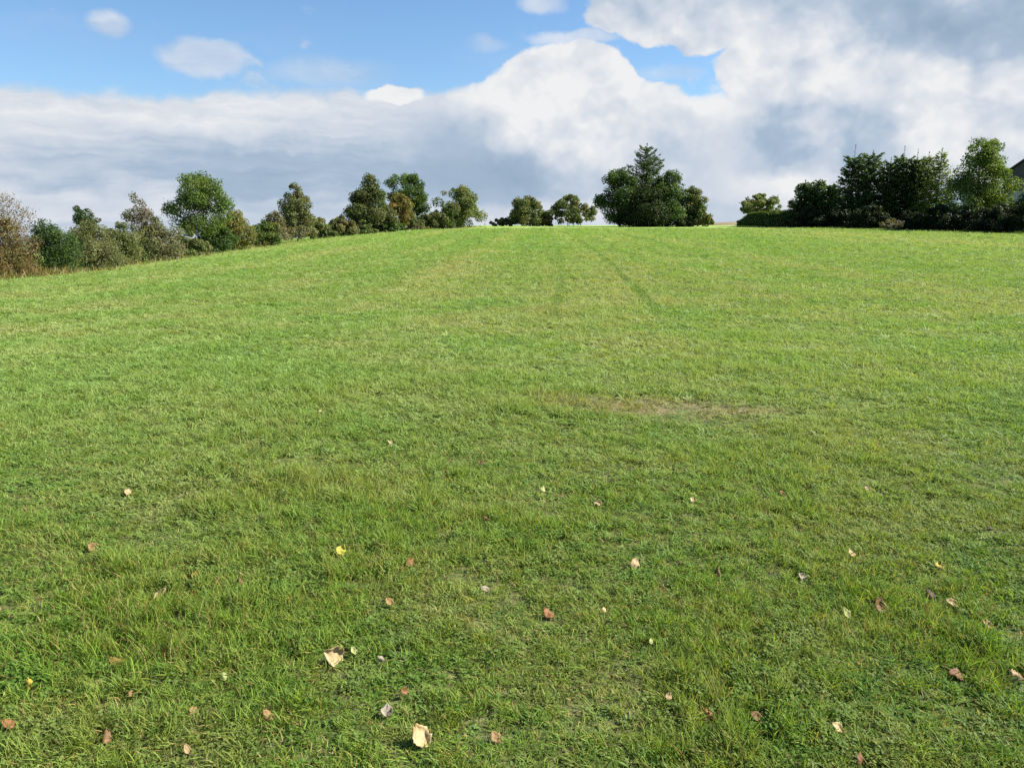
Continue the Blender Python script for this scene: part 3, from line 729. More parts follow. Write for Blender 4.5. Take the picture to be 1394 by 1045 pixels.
def crown_tree(name, base, height, width, pal, label, cat, group, shape='round', crown_from=0.25, leaf=0.2, nleaf=5000,
               nclump=70, clump=0.16, gap=0.12, seed=1, trunks=1, wispy=0.0, lean=0.0, bark_m=None, depth=1.0, tone=1.0, mix=None, tidy=False):
    r = np.random.default_rng(seed)
    root = empty(name, base)
    tag(root, label, cat, group)
    rw = width * 0.5
    ph = r.uniform(0, 6.28, 6); lob = r.uniform(0.06, 0.16, 6) * (0.35 if tidy else 1)
    t = r.random(int(nclump * 3.2)) ** 0.95
    a = r.uniform(0, 2 * math.pi, len(t))
    env = PROFILE[shape](t)
    ok = r.random(len(t)) < env ** 0.8 + 0.12; t, a, env = t[ok], a[ok], env[ok]
    lobes = 1 + sum(lob[i] * np.sin((i % 3 + 1) * a + ph[i] + t * (3 + 2 * i)) for i in range(6))
    rad = env * lobes * rw * np.sqrt(r.uniform(0.10, 1.0, len(t))) * (1 - clump * 0.75)
    zc = height * (crown_from + (1 - crown_from) * (0.04 + 0.92 * t))
    C = np.stack([rad * np.cos(a) + lean * zc, rad * np.sin(a) * depth, zc], -1)
    # ragged outline: drop clumps by a coarse noise so sky shows through
    g = fbm(C[:, 0] / width * 5 + seed, C[:, 2] / height * 6 + C[:, 1] / width * 3, seed, 2)
    C = C[g > np.quantile(g, gap)][:nclump]
    # a few clumps stand out beyond the outline
    out_i = r.choice(len(C), max(2, len(C) // (40 if tidy else 9)), replace=False)
    C[out_i, :2] *= 1.10; C[out_i, 2] += 0.035 * height * r.uniform(-0.3, 1.0, len(out_i))
    cr = clump * min(width, height * (1 - crown_from) * 1.15) * r.uniform(0.55, 1.25, len(C)) * np.clip(0.50 + 0.55 * PROFILE[shape](np.clip((C[:, 2] / height - crown_from) / (1 - crown_from), 0, 1)), 0.5, 1)
    C[:, 2] = np.minimum(C[:, 2], height * 1.015 - cr * 0.55)
    w = cr ** 2; idx = r.choice(len(C), nleaf, p=w / w.sum())
    d = r.normal(0, 1, (nleaf, 3)); d /= np.linalg.norm(d, axis=1, keepdims=True)
    rr = cr[idx] * (0.35 + 0.75 * r.random(nleaf) ** 0.6)
    sq = np.array([1.0, 1.0, 0.80])
    P = C[idx] + d * rr[:, None] * sq
    stray = r.random(nleaf) < 0.05 + wispy * 0.3
    P[stray] += np.clip(r.normal(0, 1, (stray.sum(), 3)), -1.1, 1.1) * (cr[idx][stray] * 0.38)[:, None]
    P[:, 2] = np.maximum(P[:, 2], 0.05)
    nrm = d * 0.75 + r.normal(0, 0.65, (nleaf, 3)) + [0, 0, 0.35]
    tv = r.normal(0, 1, (nleaf, 3)) - [0, 0, 0.5]
    ln = leaf * r.uniform(0.65, 1.35, nleaf); wd = ln * r.uniform(0.5, 0.8, nleaf)
    V, Q = quads_from(P, nrm, tv, ln, wd, r)
    pc = np.array(PAL[pal]); cc = pc[r.integers(len(pc), size=len(C))]
    lc = pc[r.integers(len(pc), size=nleaf)]
    if mix:
        pm = np.array(PAL[mix[0]]); mm = r.random(len(C)) < mix[1]
        cc[mm] = pm[r.integers(len(pm), size=mm.sum())]; lm = r.random(nleaf) < mix[1] * 0.7; lc[lm] = pm[r.integers(len(pm), size=lm.sum())]
    col = (0.55 * cc[idx] + 0.45 * lc) * r.uniform(0.8, 1.4, (nleaf, 1)) * tone
    link('crown', np_mesh('crown', V, Q, None, col), root, fol_m)
    # trunk and limbs
    T = Tubes()
    tr = max(0.05, height * 0.016)
    tops = []
    for k in range(trunks):
        off = np.array([0, 0, 0.0]) if trunks == 1 else np.append(r.normal(0, 0.12 * rw, 2), 0)
        top = np.array([lean * height * 0.8, 0, height * 0.82]) + np.append(r.normal(0, 0.10 * rw * (1 if trunks == 1 else 3), 2), 0)
        n = 7; pts = []
        for i in range(n):
            s = i / (n - 1); pts.append(off * (1 - s) + top * s + np.append(r.normal(0, 0.03 * rw, 2), 0) * (0 < i < n - 1) + [0, 0, -0.15 * (i == 0)])
        rk = tr / math.sqrt(trunks)
        T.add(pts, [rk * (1.25 if i == 0 else 1.0) * (1 - 0.85 * i / (n - 1)) for i in range(n)], 7)
        tops.append(np.array(pts))
    for j in r.choice(len(C), min(len(C), 34), replace=False):
        pts = tops[r.integers(len(tops))]
        s = np.clip((C[j, 2] / height) * 0.62 - 0.05, 0.08, 0.9) * (len(pts) - 1)
        i0 = int(s); a0 = pts[i0] + (pts[min(i0 + 1, len(pts) - 1)] - pts[i0]) * (s - i0)
        m = 0.5 * (a0 + C[j]) + [0, 0, 0.05 * height] + np.append(r.normal(0, 0.06 * rw, 2), 0)
        r0 = tr * (0.18 if shape == 'bush' else 0.33)
        T.add([a0, m, C[j]], [r0, r0 * 0.55, r0 * 0.16], 4)
        if r.random() < 0.6 + wispy:
            for _ in range(1 + int(wispy * 9)):
                dd = d[r.integers(nleaf)] + [0, 0, 0.7 + wispy]; dd /= np.linalg.norm(dd)
                e = C[j] + dd * cr[j] * r.uniform(0.8, 1.35 + wispy * 0.6)
                T.add([C[j], 0.5 * (C[j] + e) + r.normal(0, 0.03, 3), e], [r0 * 0.3, r0 * 0.2, r0 * 0.07], 3)
    link('trunk', T.mesh('trunk'), root, bark_m or bark)
    return root

def spruce(name, base, height, width, pal, label, cat, group, leaf=0.3, seed=1, bare=0.0, power=0.85, full=1.0, tone=1.0, leader=0.07):
    r = np.random.default_rng(seed)
    root = empty(name, base); tag(root, label, cat, group)
    T = Tubes(); n = 9
    sway = np.append(r.normal(0, 0.012 * height, 2), 0)
    def trunk_at(s): return np.array([0, 0, height * s]) + sway * math.sin(s * 2.4) * s
    tr = height * 0.013
    T.add([trunk_at(i / (n - 1)) - [0, 0, 0.15 * (i == 0)] for i in range(n)], [tr * (1 - 0.97 * i / (n - 1)) + 0.006 for i in range(n)], 7)
    Cn, Nn, Tn, Ln, Wn = [], [], [], [], []
    step = max(0.26, height * 0.030)
    z = height * (0.04 + bare)
    while z < height * (1 - leader):
        s = z / height; L = width * 0.5 * (1 - s) ** power + 0.10 * width * 0.5
        if s < 0.14: L *= 0.75 + s * 1.8
        nb = 6 if s < 0.8 else 5
        a0 = r.uniform(0, 6.28)
        for k in range(nb):
            if r.random() < 0.10: continue
            a = a0 + k * 2 * math.pi / nb + r.normal(0, 0.22)
            l = L * r.uniform(0.62, 1.22)
            up = 0.10 + 0.75 * s ** 2 - 0.42 * (1 - s)
            dirn = np.array([math.cos(a), math.sin(a), up * 0.6]); p0 = trunk_at(s) + [0, 0, r.uniform(-0.3, 0.3) * step]
            m = p0 + dirn * l * 0.55 + [0, 0, -0.03 * l]; e = p0 + dirn * l + [0, 0, 0.10 * l]
            T.add([p0, m, e], [tr * 0.26 * (1 - s) + 0.008, tr * 0.16 * (1 - s) + 0.006, 0.004], 4)
            ns = max(4, int(l / leaf * 5.2 * full))
            u = r.random(ns) ** 0.75
            P = np.where(u[:, None] < 0.5, p0 + (m - p0) * (u[:, None] / 0.5), m + (e - m) * ((u[:, None] - 0.5) / 0.5))
            side = np.array([-math.sin(a), math.cos(a), 0]); sg = r.uniform(-1, 1, ns)
            spread = 0.30 * l * (1 - u * 0.75)
            P = P + side * (sg * spread)[:, None] + np.stack([np.zeros(ns), np.zeros(ns), -r.random(ns) * 0.16 * l ** 0.8], -1)
            Cn.append(P)
            tv = dirn * 1.0 + side * (sg * 0.9)[:, None] + r.normal(0, 0.22, (ns, 3)) - [0, 0, 0.30]
            Tn.append(tv); Nn.append(np.array([0, 0, 1.0]) + r.normal(0, 0.55, (ns, 3)))
            Ln.append(leaf * r.uniform(0.8, 1.7, ns)); Wn.append(leaf * r.uniform(0.28, 0.55, ns))
        z += step * r.uniform(0.75, 1.2) * (1 - 0.35 * s)
    k = 26                                           # the leading shoot
    zs = r.uniform(1 - leader * 1.5, 1.0, k); aa = r.uniform(0, 6.28, k)
    P = np.stack([trunk_at(s) for s in zs]) + np.stack([np.cos(aa), np.sin(aa), np.zeros(k)], -1) * (0.02 + (1 - zs[:, None]) * width * 0.16)
    Cn.append(P); Tn.append(np.stack([np.cos(aa), np.sin(aa), np.full(k, 0.9)], -1)); Nn.append(r.normal(0, 1, (k, 3)))
    Ln.append(leaf * r.uniform(0.5, 1.1, k)); Wn.append(leaf * r.uniform(0.18, 0.35, k))
    C, Nv, Tv, L_, W_ = (np.concatenate(a) for a in (Cn, Nn, Tn, Ln, Wn))
    V, Q = quads_from(C, Nv, Tv, L_, W_, r)
    pc = np.array(PAL[pal]); col = pc[r.integers(len(pc), size=len(C))] * r.uniform(0.7, 1.35, (len(C), 1)) * tone
    link('crown', np_mesh('crown', V, Q, None, col), root, fol_m)
    link('trunk', T.mesh('trunk'), root, bark)
    return root

HEDGE = [(-60, 386), (0, 380), (60, 375), (120, 369), (200, 357.5), (230, 353), (290, 345), (360, 335), (450, 322.5), (500, 317.5), (560, 312), (620, 308.5), (660, 307)]
def base_y(px): return float(np.interp(px, [h[0] for h in HEDGE], [h[1] for h in HEDGE]))
def on_hedge(px, back=0.0):
    p = hit(px, base_y(px), cap=140.0)
    Y = p[1] + back
    return at_depth(px, Y) if back else np.array([p[0], p[1], float(ground_z(p[0], p[1]))])

GL = 'trees and shrubs of the left boundary hedge'
def T_(px, w, top, label, back=0.0, fn=crown_tree, name='shrub', cat='shrub', Y=None, group=GL, lf=0.0022, wmul=None, **k):
    """px centre, w width px, top px of the crown"""
    b = at_depth(px, Y) if Y else on_hedge(px, back)
    Yd = b[1]
    wmul = wmul or {'bush': 1.46, 'round': 1.15, 'cone': 1.22, 'dome': 1.25, 'tri': 1.16, 'plume': 1.25}.get(k.get('shape'), 1.12)
    h = z_at(top, Yd) - b[2]
    if 'nleaf' in k: k['nleaf'] = int(k['nleaf'] * 2.15)
    return fn(name, b, h, w / F * Yd * wmul, k.pop('pal'), label, cat, group, leaf=lf * Yd, **k)

B = dict(shape='bush', crown_from=0.02, trunks=3)
# left boundary, nearest first
T_(-48, 80, 292, 'rust brown shrub mostly beyond the left edge', pal='rust', seed=10, nleaf=5500, nclump=70, **B)
T_(10, 66, 290, 'rust and brown autumn shrub at the left edge of the view', pal='rust', mix=('olive', 0.25), seed=11, nleaf=6500, nclump=80, clump=0.15, wispy=0.15, **B)
T_(8, 66, 260, 'thin bare twiggy shrub rising behind the rust brown shrub', back=4, name='bare_shrub', pal='grey', seed=12, nleaf=900, nclump=46, wispy=0.8, shape='plume', crown_from=0.2, trunks=4, bark_m=bark_pale)
T_(68, 66, 297, 'dense dark green rounded shrub, first green one in the left hedge', pal='deep', mix=('mid', 0.35), seed=13, nleaf=6500, nclump=85, clump=0.16, **B)
T_(110, 36, 277, 'small dark crowned tree peeping over the hedge', back=5, name='deciduous_tree', cat='tree', pal='deep', mix=('drab', 0.35), seed=14, nleaf=2200, nclump=34, shape='round', crown_from=0.25, gap=0.2, wispy=0.3)
T_(122, 66, 296, 'olive brown bush with pale dry leaves and dark base', pal='olive', mix=('drab', 0.4), seed=15, nleaf=6500, nclump=80, clump=0.15, wispy=0.2, **B)
T_(168, 56, 301, 'olive green bush beside the wispy grey tree', pal='olive', mix=('mid', 0.35), seed=16, nleaf=5500, nclump=75, wispy=0.1, **B)
T_(190, 36, 261, 'wispy grey half bare tree standing up from the hedge', back=3, name='half_bare_tree', cat='tree', pal='grey', mix=('mid', 0.3), seed=17, nleaf=1500, nclump=44, wispy=0.6, shape='plume', crown_from=0.25, trunks=2, bark_m=bark_pale)
T_(218, 58, 294, 'drab brown green bush with pink dry patches left of the tall green tree', pal='drab', mix=('olive', 0.4), seed=18, nleaf=5500, nclump=75, wispy=0.15, **B)
T_(276, 78, 233, 'tall full green tree, highest in the left hedge', back=2.5, name='deciduous_tree', cat='tree', pal='bright', mix=('mid', 0.4), seed=19, nleaf=8500, nclump=105, clump=0.125, shape='round', crown_from=0.22, gap=0.16)
T_(258, 50, 313, 'low olive bush at the foot of the tall green tree', pal='olive', mix=('mid', 0.3), seed=20, nleaf=4500, nclump=60, **B)
T_(296, 40, 300, 'dark green bush under the right side of the tall green tree', pal='deep', mix=('mid', 0.4), seed=21, nleaf=4200, nclump=55, **B)
T_(325, 44, 284, 'yellow olive bush right of the tall green tree', pal='yellow', mix=('olive', 0.5), seed=22, nleaf=4500, nclump=60, wispy=0.25, **B)
T_(360, 46, 297, 'low green bush with dark hollow underneath', pal='mid', mix=('yellow', 0.3), seed=23, nleaf=4200, nclump=60, **B)
T_(374, 34, 284, 'pale whitish dry shrub left of the pointed olive tree', back=1, pal='grey', mix=('olive', 0.35), seed=24, nleaf=2400, nclump=40, wispy=0.5, shape='bush', crown_from=0.15, trunks=3)
T_(404, 56, 243, 'pointed olive brown tree with a narrow top', back=1.5, name='deciduous_tree', cat='tree', pal='olive', mix=('drab', 0.35), seed=25, nleaf=6200, nclump=85, clump=0.13, shape='tri', crown_from=0.06, gap=0.16, wispy=0.15)
T_(436, 34, 294, 'dull olive bush right of the pointed olive tree', pal='olive', mix=('mid', 0.4), seed=26, nleaf=3200, nclump=45, **B)
T_(466, 46, 292, 'low mixed green brown bush in the middle of the left hedge', pal='olive', mix=('rust', 0.15), seed=27, nleaf=4200, nclump=60, wispy=0.25, **B)
T_(492, 34, 298, 'small green bush before the broad dome shaped tree', pal='mid', mix=('olive', 0.4), seed=28, nleaf=3000, nclump=45, **B)
T_(504, 68, 235, 'broad dome shaped dark olive tree', back=4, name='deciduous_tree', cat='tree', pal='olive', mix=('deep', 0.45), seed=29, tidy=True, nleaf=8500, nclump=110, clump=0.13, shape='tri', crown_from=0.12, gap=0.12, tone=0.85)
T_(556, 46, 233, 'dark green tree behind the yellow brown sapling', back=14, name='deciduous_tree', cat='tree', pal='deep', mix=('bright', 0.3), seed=30, nleaf=5200, nclump=75, clump=0.14, shape='round', crown_from=0.2, gap=0.15)
T_(545, 32, 262, 'yellow brown sapling between the dome tree and the dark green tree', back=1, name='sapling', cat='tree', pal='yellow', mix=('rust', 0.35), seed=31, nleaf=2400, nclump=40, shape='plume', crown_from=0.15, trunks=2, wispy=0.2)
T_(528, 46, 296, 'low green bush under the dome shaped tree', pal='mid', seed=32, nleaf=3500, nclump=55, **B)
T_(562, 34, 293, 'low greyish bush beneath the yellow brown sapling', pal='drab', mix=('mid', 0.4), seed=33, nleaf=2800, nclump=40, **B)
T_(590, 44, 283, 'dense rounded dark olive bush left of the last hedge tree', pal='olive', mix=('deep', 0.4), seed=34, nleaf=4500, nclump=60, tone=0.9, **B)
T_(623, 56, 250, 'rounded olive tree, last one at the crest end of the hedge', back=1, name='deciduous_tree', cat='tree', pal='olive', mix=('mid', 0.45), seed=35, tidy=True, nleaf=7000, nclump=90, clump=0.14, shape='dome', crown_from=0.06, gap=0.06)
# crest
GC = 'trees along the crest of the field'
T_(684, 30, 293, 'low brown bush alone on the crest', Y=150, group=GC, pal='drab', mix=('rust', 0.3), seed=40, nleaf=2400, nclump=36, **B)
T_(717, 42, 265, 'small round headed tree on the crest', Y=150, group=GC, name='deciduous_tree', cat='tree', pal='olive', mix=('mid', 0.4), seed=41, tidy=True, nleaf=4800, nclump=70, clump=0.15, shape='dome', crown_from=0.05, gap=0.08)
T_(742, 20, 291, 'tiny brown bush between the two small crest trees', Y=150, group=GC, pal='rust', mix=('olive', 0.5), seed=42, nleaf=1400, nclump=24, **B)
T_(777, 62, 264, 'open airy tree with thin greyish foliage on the crest', Y=152, group=GC, name='deciduous_tree', cat='tree', pal='drab', mix=('mid', 0.5), seed=43, tidy=True, nleaf=4600, nclump=80, clump=0.12, shape='dome', crown_from=0.12, gap=0.10, wispy=0.3, trunks=3)
GM = 'dark clump of trees in the middle of the crest'
spr = spruce
T_(877, 98, 193, 'tall dark pointed fir in the middle of the crest clump', Y=140, fn=spruce, group=GM, name='fir_tree', cat='tree', pal='spruce', seed=50, power=1.0, full=1.3, lf=0.0026, leader=0.06)
T_(843, 52, 228, 'broad dark leafy tree left of the pointed fir', Y=138, group=GM, name='deciduous_tree', cat='tree', pal='deep', mix=('mid', 0.5), seed=51, nleaf=9000, nclump=95, clump=0.15, shape='round', crown_from=0.04, gap=0.22, wispy=0.1)
T_(909, 50, 230, 'dark bushy tree right of the pointed fir', Y=138, group=GM, name='deciduous_tree', cat='tree', pal='deep', mix=('mid', 0.4), seed=52, nleaf=7500, nclump=85, clump=0.15, shape='dome', crown_from=0.04, gap=0.24, wispy=0.1)
T_(874, 48, 246, 'dark undergrowth bush at the foot of the pointed fir', Y=135, group=GM, pal='dark', seed=53, nleaf=6000, nclump=80, **B)
T_(943, 40, 250, 'paler olive tree on the right of the dark clump', Y=139, group=GM, name='deciduous_tree', cat='tree', pal='deep', mix=('olive', 0.5), seed=54, nleaf=5200, nclump=75, clump=0.13, shape='dome', crown_from=0.06, gap=0.16, wispy=0.2)
T_(934, 28, 291, 'low dark shrub before the paler olive tree', Y=135, group=GM, pal='dark', seed=55, nleaf=2200, nclump=36, **B)
T_(960, 24, 288, 'low light olive shrub at the right end of the dark clump', Y=137, group=GM, pal='olive', mix=('yellow', 0.3), seed=56, nleaf=2000, nclump=34, **B)
# right
GR = 'spruces of the garden on the right'
T_(1034, 52, 262, 'small flat topped tree with brown tinged crown behind the clipped hedge', Y=138, group='garden trees on the right', name='small_tree', cat='tree', pal='olive', mix=('mid', 0.4), seed=60, nleaf=3600, nclump=75, clump=0.15, shape='dome', crown_from=0.40, gap=0.1, lean=0.03, wispy=0.2)
for i, (px, w, top, Y, lab, kw) in enumerate((
  (1092, 47, 243, 126, 'short young spruce at the left end of the right tree row', {}),
  (1112, 49, 240, 124, 'young spruce, second from the left in the right tree row', {}),
  (1131, 47, 246, 122, 'young spruce leaning against the first tall dark spruce', {}),
  (1157, 53, 194, 119, 'tall dark spruce with bare spire, first tall one of the row', dict(leader=0.17)),
  (1180, 60, 202, 117, 'broad dark spruce with a blunt top', dict(power=0.55)),
  (1206, 53, 212, 115, 'dark spruce between the blunt spruce and the twin spires', {}),
  (1223, 56, 196, 113, 'left one of the two dark spruces with twin spires', dict(leader=0.14)),
  (1239, 51, 200, 112, 'right one of the two dark spruces with twin spires', dict(leader=0.14)),
  (1256, 44, 204, 110, 'thin lighter spruce, left of the pale green pair', dict(pal='litgreen', tone=0.95, full=0.9)),
  (1271, 42, 198, 108, 'thin lighter spruce, right of the pale green pair', dict(pal='litgreen', tone=1.0, full=0.9)),
  (1285, 20, 224, 107, 'slender sparse spruce next to the tall leafy tree', dict(full=0.5, leader=0.2)))):
    T_(px, w, top, lab, Y=Y, fn=spruce, group=GR, name='spruce_tree', cat='tree', seed=70 + i, lf=0.0030, **{**dict(pal='spruce', tone=1.25, power=0.72, full=1.6, leader=0.09), **kw})
T_(1327, 98, 176, 'tall bright green leafy tree, highest on the right', Y=94, group='garden trees on the right', name='deciduous_tree', cat='tree', pal='litgreen', mix=('mid', 0.35), seed=85, nleaf=14000, nclump=130, clump=0.11, shape='tri', crown_from=0.08, gap=0.08, wispy=0.1)
T_(1398, 44, 246, 'dark leafy tree before the gable house at the right edge', Y=86, group='garden trees on the right', name='deciduous_tree', cat='tree', pal='deep', mix=('mid', 0.3), seed=86, nleaf=6500, nclump=85, clump=0.14, shape='bush', crown_from=0.08)
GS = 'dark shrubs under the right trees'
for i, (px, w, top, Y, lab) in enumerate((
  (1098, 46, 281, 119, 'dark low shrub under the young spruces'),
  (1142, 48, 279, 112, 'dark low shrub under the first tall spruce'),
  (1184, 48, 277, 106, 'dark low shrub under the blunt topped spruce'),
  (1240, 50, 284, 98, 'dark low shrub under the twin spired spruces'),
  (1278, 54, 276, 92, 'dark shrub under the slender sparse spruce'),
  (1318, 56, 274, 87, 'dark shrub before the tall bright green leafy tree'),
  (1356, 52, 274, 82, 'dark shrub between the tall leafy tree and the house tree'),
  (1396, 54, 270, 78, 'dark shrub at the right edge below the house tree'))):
    T_(px, w, top, lab, Y=Y, group=GS, pal='dark', tone=0.7, seed=90 + i, nleaf=5000, nclump=70, **B)  # tone darkens the leaf colour in place of shade on these shrubs
T_(1214, 30, 294, 'pale dry twiggy shrub before the dark spruces', Y=97, group='garden trees on the right', name='dry_shrub', pal='grey', mix=('drab', 0.4), seed=99, nleaf=500, nclump=36, wispy=0.6, shape='bush', crown_from=0.05, trunks=4, bark_m=bark_pale)

for px, w, top, Y, lab in ((1462, 90, 190, 84, 'added leafy tree, unseen just beyond the right edge, shading the shrubs'), (1540, 90, 180, 90, 'second added leafy tree, unseen beyond the right edge, shading the shrubs'), (1478, 90, 195, 100, 'added unseen leafy tree beside the gable house, for shade from beyond the right edge')):
    T_(px, w, top, lab, Y=Y, group='garden trees on the right', name='deciduous_tree', cat='tree', pal='deep', mix=('mid', 0.3), seed=px, nleaf=6500, nclump=85, clump=0.14, shape='round', crown_from=0.08)  # unseen trees, added to cast shade on the right-hand shrubs

# clipped hedge
def clipped_hedge():
    Y = 130.0
    a = at_depth(1004, Y + 2); b = at_depth(1086, Y - 4)
    L = float(np.hypot(*(b - a)[:2])); ang_ = math.atan2(b[1] - a[1], b[0] - a[0])
    root = empty('clipped_hedge', (a[0], a[1], float(ground_z(a[0], a[1]))), ang_)
    tag(root, 'long clipped hedge with flat sunlit top and dark side', 'hedge')
    H = z_at(288.5, Y) - a[2]; D = 1.6
    r = np.random.default_rng(201); n = 22000
    f = r.random(n); P = np.stack([r.uniform(0, L, n), r.uniform(0, D, n), r.uniform(0.03, H, n)], -1); nr = r.normal(0, 0.5, (n, 3))
    m = f < 0.42; P[m, 1] = r.normal(0, 0.14, m.sum()) + 0.25 * (P[m, 2] / H); nr[m] += [0, -1, 0]
    m = (f >= 0.42) & (f < 0.72); P[m, 2] = H + r.normal(0, 0.09, m.sum()) - 0.30 * np.abs(P[m, 1] / D - 0.5) ** 2 * 4 + 0.7 * (fbm(P[m, 0] * 0.5, P[m, 1], 3, 3) - 0.5); nr[m] += [0, 0, 1]
    m = (f >= 0.72) & (f < 0.80); P[m, 0] = r.normal(0, 0.05, m.sum()); nr[m] += [-1, 0, 0]
    P[:, 2] *= np.clip(0.45 + 0.55 * smooth(0, 2.2, P[:, 0]), 0.4, 1) * (0.86 + 0.34 * fbm(P[:, 0] * 0.35, P[:, 1] * 0 + 3, 12, 2))
    P += r.normal(0, 1, (n, 3)) * np.where(r.random((n, 1)) < 0.18, 0.16, 0.03)
    ln = r.uniform(0.14, 0.30, n); Vq, Qq = quads_from(P, nr, r.normal(0, 1, (n, 3)), ln, ln * 0.6, r)
    pc = np.array(PAL['mid']); link('foliage', np_mesh('foliage', Vq, Qq, None, pc[r.integers(3, size=n)] * r.uniform(0.7, 1.25, (n, 1))), root, fol_m)
    T = Tubes()
    for i in range(int(L / 0.5)):
        x = 0.25 + i * 0.5; T.add([(x, D / 2, -0.1), (x + r.normal(0, .05), D / 2, H * 0.5), (x + r.normal(0, .15), D / 2 + r.normal(0, .2), H * 0.9)], [0.035, 0.025, 0.01], 5)
    link('stems', T.mesh('stems'), root, bark)
clipped_hedge()

# dry grass fringe along the foot of the left hedge and beneath the crest trees
def fringe():
    r = np.random.default_rng(300)
    V, Q, T, qc, tcn = [], [], [], [], []
    k = 0
    strips = [(px, on_hedge(px)) for px in np.linspace(-80, 655, 60)]
    X = np.array([p for _, p in strips])
    for i in range(9500):
        s = r.random() ** 1.5 * (len(X) - 1); i0 = int(min(s, len(X) - 2)); p = X[i0] + (X[i0 + 1] - X[i0]) * (s - i0)
        dens = float(fbm(np.array([s * 0.5]), np.array([0.0]), 8, 2)[0])
        if r.random() > 0.35 + dens: continue
        y = p[1] - abs(r.normal(0.7, 0.55)); x = p[0] + r.normal(0.4, 0.5); z = float(ground_z(x, y))
        h = r.uniform(0.12, 0.42) * (0.25 + dens); w = r.uniform(0.02, 0.05); a = r.uniform(0, math.pi); l = r.normal(0, 0.14, 2)
        sx, sy = math.cos(a) * w / 2, math.sin(a) * w / 2
        V += [(x - sx, y - sy, z - .02), (x + sx, y + sy, z - .02), (x + l[0] * .4 + sx * .7, y + l[1] * .4 + sy * .7, z + h * .6), (x + l[0] * .4 - sx * .7, y + l[1] * .4 - sy * .7, z + h * .6), (x + l[0], y + l[1], z + h)]
        Q.append((k, k + 1, k + 2, k + 3)); T.append((k + 3, k + 2, k + 4)); k += 5
        c = np.array([(0.30, 0.25, 0.12), (0.24, 0.20, 0.085), (0.16, 0.17, 0.05), (0.11, 0.15, 0.035)][r.integers(4)]) * r.uniform(0.8, 1.2)
        qc.append(c); tcn.append(c)
    o = link('dry_grass', np_mesh('dry_grass', V, Q, T, np.array(qc + tcn)), None, fol_m)
    tag(o, 'straw coloured tall grass fringing the foot of the left hedge', 'grass', kind='stuff')
fringe()

# added dark blades standing in for the shadow strip before shrubs and clipped hedge
def shade_strip():
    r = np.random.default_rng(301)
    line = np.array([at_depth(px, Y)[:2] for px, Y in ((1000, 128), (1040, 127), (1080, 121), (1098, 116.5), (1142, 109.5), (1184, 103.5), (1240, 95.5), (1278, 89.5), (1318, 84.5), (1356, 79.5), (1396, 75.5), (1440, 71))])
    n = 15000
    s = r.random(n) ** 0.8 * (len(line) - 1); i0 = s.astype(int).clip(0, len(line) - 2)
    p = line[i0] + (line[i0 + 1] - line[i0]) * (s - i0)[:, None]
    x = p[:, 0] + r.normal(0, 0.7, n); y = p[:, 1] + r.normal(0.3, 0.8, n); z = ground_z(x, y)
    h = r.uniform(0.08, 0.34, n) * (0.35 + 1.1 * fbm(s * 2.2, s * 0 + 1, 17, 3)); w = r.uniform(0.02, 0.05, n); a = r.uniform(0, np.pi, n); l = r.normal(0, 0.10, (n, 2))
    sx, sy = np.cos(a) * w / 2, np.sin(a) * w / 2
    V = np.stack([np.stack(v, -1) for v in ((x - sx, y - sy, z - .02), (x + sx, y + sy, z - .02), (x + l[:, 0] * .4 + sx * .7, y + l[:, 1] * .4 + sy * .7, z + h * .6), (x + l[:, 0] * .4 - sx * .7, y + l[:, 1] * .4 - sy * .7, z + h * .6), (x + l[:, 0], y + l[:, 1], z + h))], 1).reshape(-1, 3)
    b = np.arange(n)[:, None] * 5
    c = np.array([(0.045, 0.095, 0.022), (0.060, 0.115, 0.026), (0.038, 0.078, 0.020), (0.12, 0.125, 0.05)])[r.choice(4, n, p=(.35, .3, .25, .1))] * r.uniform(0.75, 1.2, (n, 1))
    o = link('shade_strip_grass', np_mesh('shade_strip_grass', V, b + [0, 1, 2, 3], b + [3, 2, 4], np.concatenate([c, c])), None, fol_m)
    tag(o, 'dark grass coloured as the shadow strip along the foot of the garden shrubs on the right', 'grass', kind='stuff')
shade_strip()

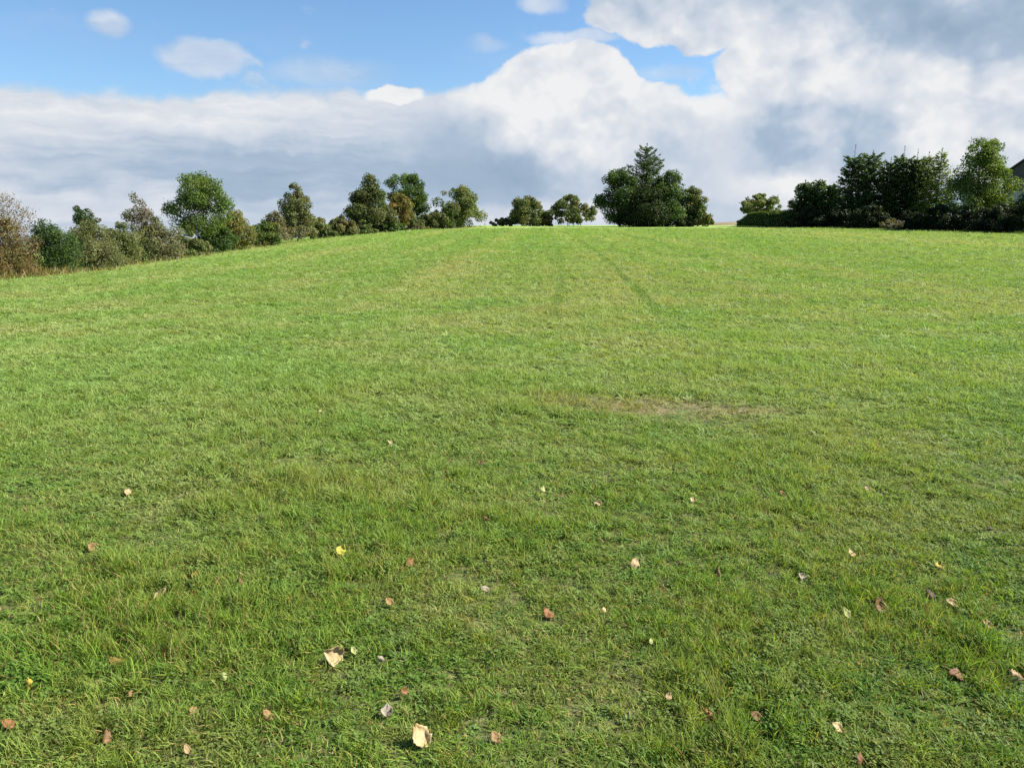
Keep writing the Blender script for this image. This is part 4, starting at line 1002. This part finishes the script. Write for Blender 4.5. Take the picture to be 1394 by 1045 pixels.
# ------------------------------------------------------------------ house at the right edge
def box(x0, x1, y0, y1, z0, z1):
    v = [(x, y, z) for z in (z0, z1) for y in (y0, y1) for x in (x0, x1)]
    return v, [(0, 2, 3, 1), (4, 5, 7, 6), (0, 1, 5, 4), (2, 6, 7, 3), (0, 4, 6, 2), (1, 3, 7, 5)]
def boxes(name, parent, mat, *bs):
    V, Q = [], []
    for b in bs:
        v, q = box(*b); Q += [tuple(i + len(V) for i in f) for f in q]; V += v
    return link(name, np_mesh(name, V, Q), parent, mat)
def house():
    slate, nt, out = new_mat('dark_slate')
    tcn = nt.nodes.new('ShaderNodeTexCoord')
    br = nt.nodes.new('ShaderNodeTexBrick'); br.inputs['Scale'].default_value = 3.2
    br.inputs['Color1'].default_value = (0.028, 0.031, 0.040, 1); br.inputs['Color2'].default_value = (0.050, 0.053, 0.064, 1); br.inputs['Mortar'].default_value = (0.012, 0.012, 0.015, 1)
    mp = nt.nodes.new('ShaderNodeMapping'); mp.inputs['Rotation'].default_value = (R(90), 0, 0)
    nt.links.new(tcn.outputs['Object'], mp.inputs[0]); nt.links.new(mp.outputs[0], br.inputs[0])
    p = nt.nodes.new('ShaderNodeBsdfPrincipled'); p.inputs['Roughness'].default_value = 0.6
    nt.links.new(br.outputs[0], p.inputs['Base Color']); nt.links.new(p.outputs[0], out.inputs[0])
    render_m = simple_mat('pale_render', (0.42, 0.41, 0.37), (0.36, 0.35, 0.31), 3)
    white = simple_mat('white_paint', (0.72, 0.72, 0.70), (0.66, 0.66, 0.64), 10, 0.5)
    glass, nt, out = new_mat('window_glass')
    p = nt.nodes.new('ShaderNodeBsdfPrincipled'); p.inputs['Base Color'].default_value = (0.03, 0.035, 0.04, 1); p.inputs['Roughness'].default_value = 0.06
    nt.links.new(p.outputs[0], out.inputs[0])
    Y = 126.0
    b = at_depth(1356, Y)
    root = empty('gable_house', b, R(-33)); tag(root, 'house with steep dark slate gable behind trees at the right edge', 'house')
    eave = z_at(236, Y) - b[2]; W = 9.4; D = 11.0; sl = 0.80; rise = W / 2 * sl; split = eave - 2.4
    boxes('wall', root, render_m, (0.3, W - 0.3, 0.3, D - 0.3, -0.3, split))
    # slate clad upper gable wall
    v = [(0.25, 0.25, split), (W - 0.25, 0.25, split), (W - 0.25, 0.25, eave), (W / 2, 0.25, eave + rise - 0.25 * sl), (0.25, 0.25, eave)]
    n = 5; v2 = v + [(x, D - 0.25, z) for x, _, z in v]
    me = bpy.data.meshes.new('gable_cladding')
    me.from_pydata(v2, [], [(0, 1, 2, 3, 4), (9, 8, 7, 6, 5)] + [(i, i + 5, (i + 1) % 5 + 5, (i + 1) % 5) for i in range(5)]); me.update()
    link('gable_cladding', me, root, slate)
    # two roof planes with thickness
    V, Q = [], []
    for s in (-1, 1):
        xe = W / 2 + s * (W / 2 + 0.35); ze = eave - 0.35 * sl; zr = eave + rise
        q = [(W / 2, -0.45, zr), (xe, -0.45, ze), (xe, D + 0.45, ze), (W / 2, D + 0.45, zr)]
        k = len(V); V += q + [(x, y, z + 0.22) for x, y, z in q]
        Q += [(k, k + 1, k + 2, k + 3), (k + 4, k + 7, k + 6, k + 5), (k, k + 4, k + 5, k + 1), (k + 1, k + 5, k + 6, k + 2), (k + 2, k + 6, k + 7, k + 3), (k + 3, k + 7, k + 4, k)]
    link('roof', np_mesh('roof', V, Q), root, slate)
    for x in (1.6, 5.6):
        f = boxes('window', root, white, (x, x + 1.5, 0.20, 0.31, 0.9, 1.02), (x, x + 1.5, 0.20, 0.31, 2.2, 2.32), (x, x + 0.1, 0.20, 0.31, 1.02, 2.2), (x + 1.4, x + 1.5, 0.20, 0.31, 1.02, 2.2), (x + 0.71, x + 0.79, 0.21, 0.31, 1.02, 2.2))
        boxes('pane', f, glass, (x + 0.1, x + 1.4, 0.25, 0.29, 1.02, 2.2))
house()

# ------------------------------------------------------------------ render settings
sc.render.engine = 'CYCLES'
sc.view_settings.view_transform = 'Standard'; sc.view_settings.look = 'None'
sc.view_settings.exposure = 1.35; sc.view_settings.gamma = 1.0; sc.view_settings.use_curve_mapping = False
sc.cycles.max_bounces = 6; sc.cycles.diffuse_bounces = 3; sc.cycles.glossy_bounces = 2; sc.cycles.transmission_bounces = 4; sc.cycles.transparent_max_bounces = 4
sc.cycles.use_denoising = False
sc.cycles.sample_clamp_indirect = 4.0
